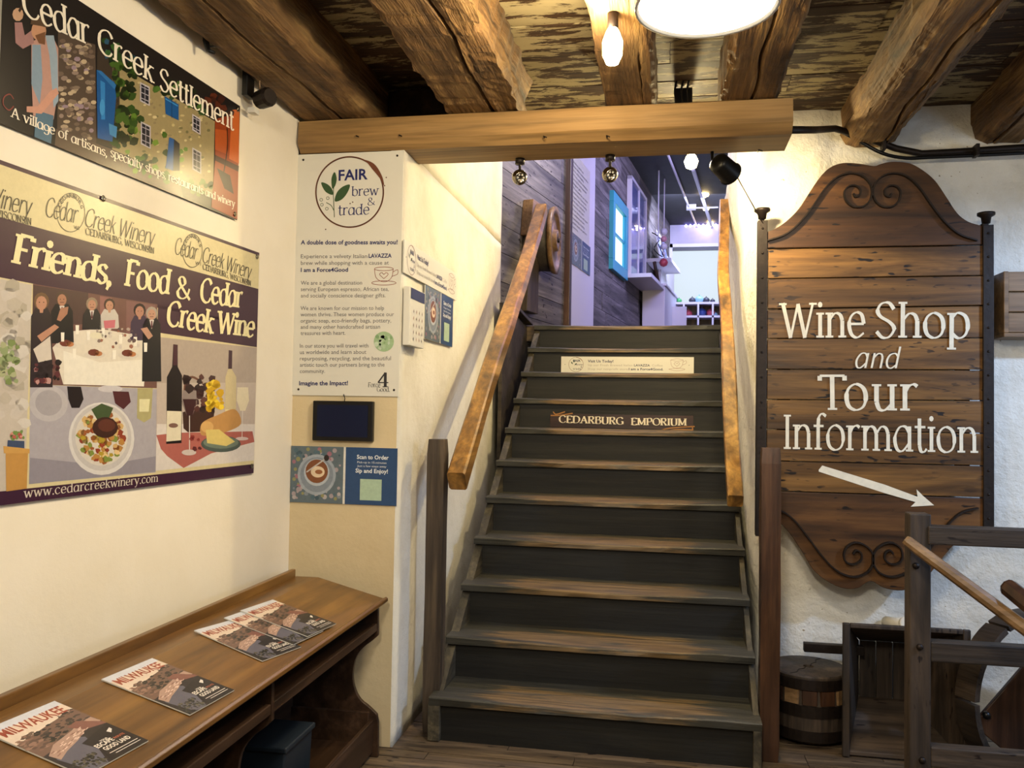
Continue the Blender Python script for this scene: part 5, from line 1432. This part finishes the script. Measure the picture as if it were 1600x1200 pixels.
MB().lathe([(0, -.066), (.02, -.058), (.032, -.03), (.033, .015), (.022, .045), (.014, .06)], 20).build('glass_bulb', M['bulb_on'], bl_, world=False)
MB().lathe([(.014, .055), (.018, .06), (.018, 2.775-c.z+.01), (0, 2.775-c.z+.01)], 16).build('socket', M['iron'], bl_, world=False)
lamp('bulb_light', 'POINT', c+Vector((-.06, -.06, .0)), 36, (1.0, .80, .5), .04)
# junction box with cords behind the pendant, above the beam
c = at_y(1068, 152, 3.93)
jb = thing('junction_box', 'black ceiling box with looping cords above the middle of the beam', 'box', c)
MB().box((-.04, 0, -.06), (.04, .08, .045)).build('box', M['black'], jb, world=False, bevel=.004)
for dx in (-.03, .0, .025): MB().tube(smooth_curve([(dx, -.02, -.05), (dx-.01, -.04, .02), (dx+.005, -.02, .09), (dx+.0, .02, ZC-c.z)], 5), .0045, 6).build('cord', M['black'], jb, world=False)
# conduit on the right
cn = thing('conduit', 'black conduit pipe with a strapped cable running right from the beam end', 'pipe', at_y(1235, 203, 3.7))
pp = [at_y(1233, 203, 3.66), at_y(1275, 203, 3.9), at_y(1305, 201, 4.25), at_y(1345, 212, 4.30), at_y(1400, 232, 4.32), at_y(1440, 240, 4.33), at_y(1500, 237, 4.33), at_y(1620, 229, 4.33), at_y(1800, 224, 4.33)]
MB().tube([tuple(p) for p in pp], .016, 10).build('pipe', M['iron'], cn)
pp = [at_y(1318, 207, 4.28), at_y(1345, 222, 4.30), at_y(1380, 240, 4.30), at_y(1415, 247, 4.31), at_y(1450, 246, 4.31), at_y(1520, 243, 4.31), at_y(1620, 238, 4.31)]
MB().tube(smooth_curve([tuple(p) for p in pp], 4), .009, 8).build('cable', M['black'], cn)
for x_, y_ in ((1333, 206), (1380, 226), (1525, 235)):
    p = at_y(x_, y_, 4.3); MB().box(tuple(p-Vector((.008, .03, .03))), tuple(p+Vector((.008, .03, .025)))).build('strap', M['iron'], cn, bevel=.002)


def spot_can(x_, y_, Y, r, label, aim, chrome=False, on=False):
    c = at_y(x_, y_, Y); t = thing('spotlight', label, 'spotlight', c, group='spotlights hanging behind the beam')
    q = (Vector(aim)-c).to_track_quat('Z', 'Y').to_matrix().to_4x4()
    if chrome:
        MB().lathe([(0, -r)]+[(r*math.sin(a), -r*math.cos(a)) for a in [PI*k/12 for k in range(1, 10)]]+[(r*.62, r*.80), (r*.5, r*.70), (0, r*.70)], 24, q).build('housing', M['chrome'], t, world=False)
        for k in range(6): MB().lathe([(0, .004), (.004, .003), (.005, 0)], 8, q @ Matrix.Translation((r*.38*math.cos(k*PI/3), r*.38*math.sin(k*PI/3), r*.71))).build('led', M['paper'], t, world=False)
        MB().tube([(0, 0, r*.9), (0, 0, 2.64-c.z)], .006, 8).build('stem', M['iron'], t, world=False)
        MB().lathe([(.022, 2.60-c.z), (.022, 2.628-c.z)], 16).build('rose', M['iron'], t, world=False)
    else:
        MB().lathe([(0, -r*1.1), (r*.5, -r*1.05), (r*.82, -r*.8), (r*.9, r*.9), (r, r*1.0), (r*.85, r*1.02), (r*.8, r*.6), (0, r*.55)], 24, q).build('housing', M['black'], t, world=False)
        MB().lathe([(0, 0), (r*.62, 0)], 16, q @ Matrix.Translation((0, 0, r*.6))).build('lens', M['lamp_on'], t, world=False)
        MB().tube([(-.05, 0, 2.625-c.z), (-.05, 0, .01), (-r*.7, 0, 0)], .007, 8).build('bracket', M['black'], t, world=False)
    return c


spot_can(812, 277, 3.80, .036, 'round chrome spot hanging under the beam near the left wall corner', (0, 2, 1.9), chrome=True)
spot_can(953, 273, 3.80, .036, 'round chrome spot hanging under the middle of the beam', (.3, 2, 1.9), chrome=True)
c = spot_can(1131, 262, 3.80, .055, 'black can spotlight under the right end of the beam aimed at the wall', (.9, 4.7, 2.2))
lamp('can_spot_light', 'SPOT', c+Vector((.05, .06, -.01)), 46, (1.0, .80, .45), .03, (.56, 4.5, 2.40), spot=1.9, blend=.9)
c = at_y(1080, 252, 4.7)
t = thing('glowing_bulb', 'small glowing bulb hanging in the stairwell beside the black spotlight', 'bulb', c)
MB().lathe([(0, -.048), (.028, -.034), (.038, 0), (.026, .028), (.010, .045)], 16).build('glass_bulb', M['bulb_on'], t, world=False)
MB().tube([(0, 0, .04), (0, 0, ZU-c.z)], .005, 6).build('cord', M['black'], t, world=False)
lamp('stair_bulb_light', 'POINT', c+Vector((-.05, 0, -.02)), 90, (1.0, .80, .42), .05)

# ================================================================== UPSTAIRS SHOP
ZF = RISE*11
aw = math.atan(.1325); FW_ = frame((-.91, 7.55, 0), PI/2-aw)
ab = math.atan(.206); FB_ = frame((-.91, 7.55, 0), PI/2-ab)
structure(MB().box((-2.5, 6.60, ZF-.12), (3.0, 14.7, ZF-.002)), 'floor_upstairs', M['floor'])
structure(MB().box((-2.5, 4.2, ZU), (3.0, 14.7, ZU+.1)), 'ceiling_upstairs', M['dark_ceiling'])
M['lav'] = plaster('pale_shop_plaster', 'b9b4c4', 'aaa5b6', .1, 2.)
structure(MB().box((-2.5, 14.5, ZF), (3.0, 14.6, ZU)), 'wall_far', M['lav'])
structure(MB().box((2.9, 4.4, ZF), (3.0, 14.5, ZU)), 'wall_shop_right', M['lav'])
structure(MB().box((.46, 6.56, 0), (3.0, 6.62, ZF)), 'wall_shop_front', M['rough'])
structure(MB().box((-2.5, 4.0, 2.4), (-2.4, 14.6, ZU)), 'wall_shop_left', M['lav'])


def plank_wall(F, ua, ub, za, zb, name, mat):
    w = MB().box((ua, .02, za), (ub, .06, zb)).build(name, M['gap_dark'], None)
    w.matrix_world = F; tag(w, kind='structure'); z = za
    while z < zb-.02:
        h = random.uniform(.19, .23); z1_ = min(z+h, zb); u_ = ua-random.uniform(0, 1.5)
        while u_ < ub:
            L = random.uniform(1.6, 2.8); a_, b_ = max(u_, ua), min(u_+L, ub)
            if b_-a_ > .05:
                mb = MB().box((-(b_-a_)/2+.002, random.uniform(-.004, 0), .002), ((b_-a_)/2-.002, .02, z1_-z-.003))
                o = mb.build('plank', mat, w, world=False); o.location = ((a_+b_)/2, 0, z)
            u_ += L
        z = z1_
    return w


plank_wall(FW_, .12, 7.2, ZF, ZU, 'wall_shop_planks', M['plankw'])
plank_wall(FB_, -1.75, 0, .9, ZU, 'wall_stair_planks', M['plankd'] if False else M['plankw'])
t = thing('wooden_post', 'brown wooden post at the corner between the two grey plank walls', 'post', FW_)
MB().box((-.05, -.05, ZF), (.03, .03, ZU)).build('timber', M['postr'], t, world=False, bevel=.006)
Z7 = (740, 230, .275)
FWp = FW_ @ Matrix.Translation((0, -.03, 0))
# white panel with info text and card
t = thing('display_board', 'tall narrow white board standing against the shop wall beside the brown post', 'panel', FWp)
P = Print(FWp, *Z7); ua = P.u(548, 700)[0]; ub = P.u(684, 700)[0]
MB().box((ua, 0, ZF), (ub, .028, ZU-.05)).build('panel', M['shopwhite'], t, world=False)
FWq = FWp @ Matrix.Translation((0, -.006, 0))
t = thing('info_board', 'white text board on the narrow white panel upstairs', 'board', FWq); P = Print(FWq, *Z7)
ua, va = P.u(556, 500); ub, vb_ = P.u(662, 140)
MB().box((ua, 0, va), (ub, .006, vb_)).build('panel', M['paper'], t, world=False)
rr = random.Random(5); v_ = vb_-.10; k = 0
words = ['goodness awaits you', 'Experience a velvety Italian', 'brew while shopping', 'We are a global destination', 'serving European espresso', 'designer gifts.', 'We are known for our mission', 'women thrive. These women', 'organic soap, eco-friendly', 'many other handcrafted', 'treasures with heart.', 'In our store you will travel', 'us worldwide and learn', 'repurposing, recycling', 'artistic touch our partners', 'community.']
P2 = Print(FWq)
hgt = (vb_-va)*.82/len(words)
for s_ in words:
    vs, fs = sans(s_, False); xa_ = min(v[0] for v in vs); xb_ = max(v[0] for v in vs); wd_ = (ub-ua)*.84*min(1, len(s_)/28); kx = wd_/(xb_-xa_); kk = len(P2.v)
    P2.v += [(ua+.03+(vx-xa_)*kx, -.0012, v_+vy*hgt*.55/.69) for vx, vy in vs]
    for f in fs: P2.f.append(tuple(i_+kk for i_ in f)); P2.c.append(lin('55545c'))
    v_ -= hgt
P2.build('print', M['ink'], t)
order_card(FWq, 'blue and photo ordering card on the white panel upstairs', 'card', Z7, (545, 497), (666, 545), (660, 708), (545, 675), .55)
# turquoise window
wi = thing('turquoise_window', 'small window in turquoise frame set in the grey plank wall upstairs', 'window', FWp)
P = Print(FWp, *Z7); ua, va = P.u(782, 690); ub, vb_ = P.u(872, 352)
fw_ = .12
for bb in (((ua, -.02, va), (ub, .04, va+fw_)), ((ua, -.02, vb_-fw_), (ub, .04, vb_)), ((ua, -.02, va+fw_), (ua+fw_, .04, vb_-fw_)), ((ub-fw_, -.02, va+fw_), (ub, .04, vb_-fw_))):
    MB().box(*bb).build('frame_board', M['turq'], wi, world=False, bevel=.004)
MB().box((ua+fw_, .0, va+fw_), (ua+fw_+.03, .03, vb_-fw_)).box((ub-fw_-.03, .0, va+fw_), (ub-fw_, .03, vb_-fw_)).box((ua+fw_, .0, (va+vb_)/2-.012), (ub-fw_, .03, (va+vb_)/2+.012)).build('sash', M['turq'], wi, world=False)
MB().box((ua+fw_, .024, va+fw_), (ub-fw_, .029, vb_-fw_)).build('pane', M['pane'], wi, world=False)
# glazed showcase on the wall
P = Print(FWp, *Z7); ua, vb_ = P.u(882, 160); ub, va = P.u(962, 735); va = P.u(874, 722)[1]
gc = thing('display_case', 'tall glass-fronted display case on the plank wall beyond the turquoise window', 'case', FWp)
ub = P.u(968, 400)[0]
for bb in (((ua, -.04, va), (ua+.03, .02, vb_)), ((ub-.03, -.04, va), (ub, .02, vb_)), ((ua, -.04, vb_-.04), (ub, .02, vb_)), (((ua+ub)/2-.015, -.04, va), ((ua+ub)/2+.015, -.02, vb_))):
    MB().box(*bb).build('frame', M['shopwhite'], gc, world=False)
MB().box((ua-.06, -.30, va-.05), (ub+.12, .02, va)).build('ledge', M['shopwhite'], gc, world=False, bevel=.004)
MB().box((ua+.03, -.030, va), (ub-.03, -.025, vb_-.04)).build('glass', M['glass'], gc, world=False)
M['bluelit'] = plain('blue_case_back', '5f6fae', .4)
MB().box((ua+.03, .0, va), (ub-.03, .02, vb_-.04)).build('back', M['bluelit'], gc, world=False)
P = Print(FWp @ Matrix.Translation((0, -.15, 0)), *Z7)
# shelf with leaning pictures
P = Print(FWp, *Z7); sh = thing('wall_shelf', 'white wall shelf beyond the display case', 'shelf', FWp)
ua, va = P.u(990, 632); ub = ua+1.1
MB().box((ua, -.32, va-.05), (ub, .02, va)).build('board', M['shopwhite'], sh, world=False)
for k in range(3):
    pc = thing('picture_frame', ['first thin white picture frame leaning on the wall shelf', 'second thin white picture frame leaning on the wall shelf', 'third thin dark picture frame leaning on the wall shelf'][k], 'picture', FWp @ Matrix.Translation((ua+.12+k*.30, -.16, va+.0)) @ Matrix.Rotation(-.18, 4, 'X'), group='pictures leaning on the wall shelf')
    MB().box((0, -.01, 0), (.26, .01, .44)).build('frame', M['shopwhite'] if k < 2 else M['black'], pc, world=False)
    MB().box((.03, -.012, .03), (.23, -.009, .41)).build('picture', M['bluelit'] if k != 1 else M['plankd'], pc, world=False)
# tall white cabinet / counter
FWr = FWp @ Matrix.Translation((0, -.05, 0)); P = Print(FWr, *Z7)
ct = thing('white_counter', 'plain white counter box standing on the upper floor against the plank wall', 'counter', FWr)
ua = P.u(975, 900)[0]; va = P.u(975, 790)[1]
MB().box((ua, -.26, ZF), (ua+1.4, .04, va)).build('body', M['shopwhite'], ct, world=False, bevel=.006)
MB().box((ua-.02, -.28, va), (ua+1.42, .04, va+.03)).build('top', M['shopwhite'], ct, world=False, bevel=.004)
sc_ = thing('wooden_scoop', 'short brown wooden stick leaning on the white counter', 'stick', FWr @ Matrix.Translation((ua+.5, -.12, va+.03)))
MB().tube([(0, 0, 0), (-.2, .05, .35)], .025, 8).build('stick', M['postr'], sc_, world=False)
# framed white board beyond
wb = thing('white_board', 'large pale board leaning on the plank wall near the far end of the shop', 'board', FWp)
MB().box((5.1, -.10, ZF+.35), (6.6, -.06, ZF+1.75)).build('panel', M['shopwhite'], wb, world=False)
MB().box((5.05, -.12, ZF+.95), (6.65, -.05, ZF+1.0)).build('ledge', M['black'], wb, world=False)
# hanging ornaments
for x_, ya_, yb_, Y, lab in ((1029, 310, 375, 11.2, 'dark wire ornament hanging on a thin rod in the shop'), (1038, 312, 362, 11.6, 'pink and white beaded ornament hanging on a rod in the shop')):
    a_ = at_y(x_, ya_, Y); t = thing('hanging_ornament', lab, 'ornament', (a_.x, Y, ZU), group='ornaments hanging in the shop')
    lo = at_y(x_, yb_, Y); MB().tube([(a_.x, Y, ZU), (a_.x, Y, lo.z)], .010, 6).build('rod', M['shopwhite'], t)
    if x_ == 1038:
        for k, (dz, r, mm) in enumerate(((.0, .05, 'shopwhite'), (-.10, .045, 'pinkm'), (-.2, .05, 'shopwhite'), (-.30, .03, 'shopwhite'), (-.42, .06, 'redm'))):
            if mm not in M: M[mm] = plain(mm.replace('m', '_beads'), 'c98a98' if mm == 'pinkm' else 'b04450', .4)
            MB().lathe([(0, -r), (r*.7, -r*.7), (r, 0), (r*.7, r*.7), (0, r)], 10, Matrix.Translation((a_.x, Y, lo.z+dz))).build('bead', M[mm], t)
        MB().tube([(a_.x, Y, lo.z), (a_.x, Y, lo.z-.45)], .006, 6).build('thread', M['shopwhite'], t)
    else:
        MB().tube(smooth_curve([(a_.x-.08, Y, lo.z+.1), (a_.x+.02, Y, lo.z+.02), (a_.x-.05, Y, lo.z-.12), (a_.x+.07, Y, lo.z-.22), (a_.x, Y, lo.z-.05)], 5), .008, 6).build('loop', M['black'], t)
# far opening with pale blind, shelf with pots
FF = frame((0, 14.45, 0), 0)
u0, v1 = uv(FF, 1051, 387); u1 = uv(FF, 1190, 387)[0]
t = thing('roller_blind', 'wide pale blue-white blind glowing in daylight on the far shop wall', 'blind', FF)
MB().box((u0, 0, ZF+.2), (u1, .02, v1-.05)).build('cloth', M['roller'], t, world=False)
MB().box((u0, -.04, v1-.06), (u1, .03, v1)).build('roller', M['black'], t, world=False)
MB().box((u0-.05, -.02, v1), (u1+.05, .04, v1+.06)).box((u0-.06, -.02, ZF), (u0, .04, v1+.06)).build('frame', M['shopwhite'], t, world=False)
FG = frame((0, 12.6, 0), 0)
cb = thing('cube_shelf', 'white cube shelf with pots in front of the far blind', 'shelf', FG)
u0, v1 = uv(FG, 1046, 472); u1 = uv(FG, 1160, 472)[0]; vm = uv(FG, 1046, 493)[1]
MB().box((u0, -.0, v1-.03), (u1, .3, v1)).build('top', M['shopwhite'], cb, world=False)
MB().box((u0, -.0, vm-.03), (u1, .3, vm)).build('shelf', M['shopwhite'], cb, world=False)
MB().box((u0, .29, ZF), (u1, .3, v1)).build('back', M['postr'], cb, world=False)
for k in range(6): MB().box((u0+.0+k*(u1-u0)/5-.012, 0, ZF), (u0+k*(u1-u0)/5+.012, .3, v1-.03)).build('divider', M['shopwhite'], cb, world=False)
M['potb'] = plain('blue_glaze', '26407c', .3); M['potr'] = plain('red_glaze', 'a8404c', .3); M['potg'] = plain('green_glaze', '3f9a52', .3); M['potw'] = plain('pale_blue_glass', '86b4c4', .2); M['potd'] = plain('dark_ware', '2c3038', .4)
pots = [(1092, 492, .5, 'potb', 'small blue pot on the middle shelf'), (1097, 492, 1., 'potb', 'round blue teapot in the cube shelf'), (1111, 492, .9, 'potr', 'red teapot in the right cube of the shelf'), (1118, 492, .5, 'potw', 'small pale pot beside the red teapot'), (1076, 491, .8, 'potr', 'red jug in the left cube of the shelf'),
        (1061, 472, .6, 'potg', 'green ornament on the shelf top'), (1082, 472, .7, 'potd', 'dark bowl on the shelf top left of the pale bowl'), (1093, 472, .9, 'potw', 'pale blue bowl on the shelf top'), (1104, 472, .7, 'potd', 'dark bowl on the shelf top right of the pale bowl'), (1114, 472, .5, 'potd', 'smallest dark cup on the shelf top'), (1055, 472, .5, 'potd', 'dark cup at the left end of the shelf top')]
for x_, y_, s_, mm, lab in pots:
    u_ = uv(FG, x_, y_)[0]; z_ = v1 if y_ < 480 else vm; s_ *= .075
    t = thing('pot', lab, 'pot', (u_, 12.72, z_), group='pots on the cube shelf')
    MB().lathe([(s_*.5, 0), (s_*.9, s_*.4), (s_, s_*.8), (s_*.7, s_*1.3), (s_*.45, s_*1.4), (s_*.4, s_*1.5), (0, s_*1.6)], 14).build('body', M[mm], t, world=False)
    MB().lathe([(0, s_*1.6), (s_*.12, s_*1.65), (s_*.15, s_*1.8), (0, s_*1.9)], 8).build('knob', M[mm], t, world=False)
bs = thing('wire_basket', 'square silver wire basket on the floor before the cube shelf', 'basket', (uv(FG, 1061, 485)[0], 12.3, ZF))
cx_, z0_, z1_ = uv(FG, 1061, 485)[0], ZF+.0, uv(frame((0, 12.2, 0), 0), 1061, 479)[1]
z0_ = uv(frame((0, 12.2, 0), 0), 1061, 500)[1]
MB().box((cx_-.10, 12.2, z0_), (cx_+.10, 12.21, z1_)).box((cx_-.10, 12.21, z0_), (cx_-.09, 12.4, z1_)).box((cx_+.09, 12.21, z0_), (cx_+.10, 12.4, z1_)).build('sides', M['shopwhite'], bs)
MB().box((cx_-.10, 12.2, ZF), (cx_+.10, 12.4, z0_)).build('base', M['shopwhite'], bs)
# LED strip on the far wall, just under the ceiling
p0, p1 = at_y(1072, 353, 14.46), at_y(1200, 349, 14.46)
t = thing('led_strip', 'row of violet-white LED lights along the top of the far shop wall', 'light', (p0.x, 14.46, p0.z))
n = 20
for k in range(n):
    p = p0+(p1-p0)*k/(n-1)
    MB().lathe([(0, -.028), (.026, 0), (0, .028)], 8, Matrix.Translation(p)).build('led', M['led_on'], t)
MB().tube([p0+Vector((0, .03, .03)), p1+Vector((0, .03, .03))], .012, 6).build('cord', M['black'], t)
# ceiling conduit and track with lamps
p0, p1 = at_z(1045, 245, ZU-.04), at_z(1090, 357, ZU-.04)
t = thing('ceiling_conduit', 'thin white conduit running along the dark shop ceiling', 'pipe', p0)
MB().tube([p0+(p0-p1)*.2, p1], .016, 8).build('pipe', M['shopwhite'], t)
pm = at_z(1080, 325, ZU-.04)
MB().box((pm.x-.07, pm.y-.07, ZU-.06), (pm.x+.07, pm.y+.07, ZU)).build('box', M['shopwhite'], t)
MB().tube([pm, pm+Vector((.4, 0, 0))], .012, 8).build('branch', M['shopwhite'], t)
p0, p1 = at_z(1083, 265, ZU-.05), at_z(1114, 360, ZU-.05)
t = thing('track_rail', 'light track rail on the dark shop ceiling with small lamps', 'track', p0)
MB().tube([p0, p1], .02, 4, flat=(1, 1), smooth=False).build('rail', M['shopwhite'], t)
for x_, y_, s_ in ((1101, 302, 1.3), (1103, 325, 1.), (1110, 350, 1.)):
    f = (y_-265)/95.; c = p0+(p1-p0)*f+Vector((0, 0, -.16)); c = at_y(x_, y_, c.y)
    l_ = thing('track_lamp', {302: 'largest glowing track lamp hanging in the shop', 325: 'middle glowing track lamp in the shop', 350: 'farthest glowing track lamp in the shop'}[y_], 'lamp', c, group='track lamps in the shop')
    MB().lathe([(0, -.05*s_), (.04*s_, -.03*s_), (.05*s_, .01), (.03*s_, .06*s_), (.02, .08*s_)], 14).build('bulb', M['bulb_on'], l_, world=False)
    MB().tube([(0, 0, .07*s_), (0, 0, ZU-c.z)], .012, 8).build('stem', M['shopwhite'], l_, world=False)
# wooden pulley and lever boards on the near plank wall
P = Print(FB_, *Z7)
FBp = FB_ @ Matrix.Translation((0, 0, 0))
ax = Vector((1, -.03, 0))
cc = at_y(866, 376, 6.78)
Tp = Matrix.Translation(cc) @ ax.to_track_quat('Z', 'Y').to_matrix().to_4x4()
pw = thing('wooden_pulley', 'round wooden pulley wheel hanging on the grey plank wall behind the handrail', 'pulley', Tp)
R_ = .27
MB().lathe([(.20, -.02), (R_*.97, -.02), (R_, .0), (R_, .02), (R_*.82, .015), (R_*.80, .0), (.09, 0), (.085, .03), (.03, .03), (.03, -.02)], 36).build('face', M['pole'], pw, world=False)
MB().lathe([(.10, -.16), (R_*.93, -.16), (R_*.90, -.10), (R_*.93, -.02)], 36).build('drum', M['plankd'], pw, world=False)
MB().lathe([(.018, -.25), (.018, .045), (0, .045)], 12).build('axle', M['iron'], pw, world=False)
a_, b_ = P.u(262, 500), P.u(335, 335)
lv = thing('lever_board', 'two-part tan wooden lever board on the plank wall behind the left handrail', 'board', FB_)
MB().prism([(a_[0], a_[1]), (b_[0]-.04, a_[1]), (b_[0], b_[1]-.1), (b_[0]-.02, b_[1]), (a_[0]+.05, b_[1]), (a_[0]+.03, b_[1]-.1)], -.09, -.005, 'xz').build('upper_board', M['pole'], lv, world=False, bevel=.005)
a_, b_ = P.u(255, 930), P.u(328, 500)
MB().prism([(a_[0], a_[1]), (b_[0], a_[1]+.0), (b_[0], b_[1]), (a_[0]+.05, b_[1])], -.07, -.005, 'xz').build('lower_board', M['post'], lv, world=False, bevel=.005)
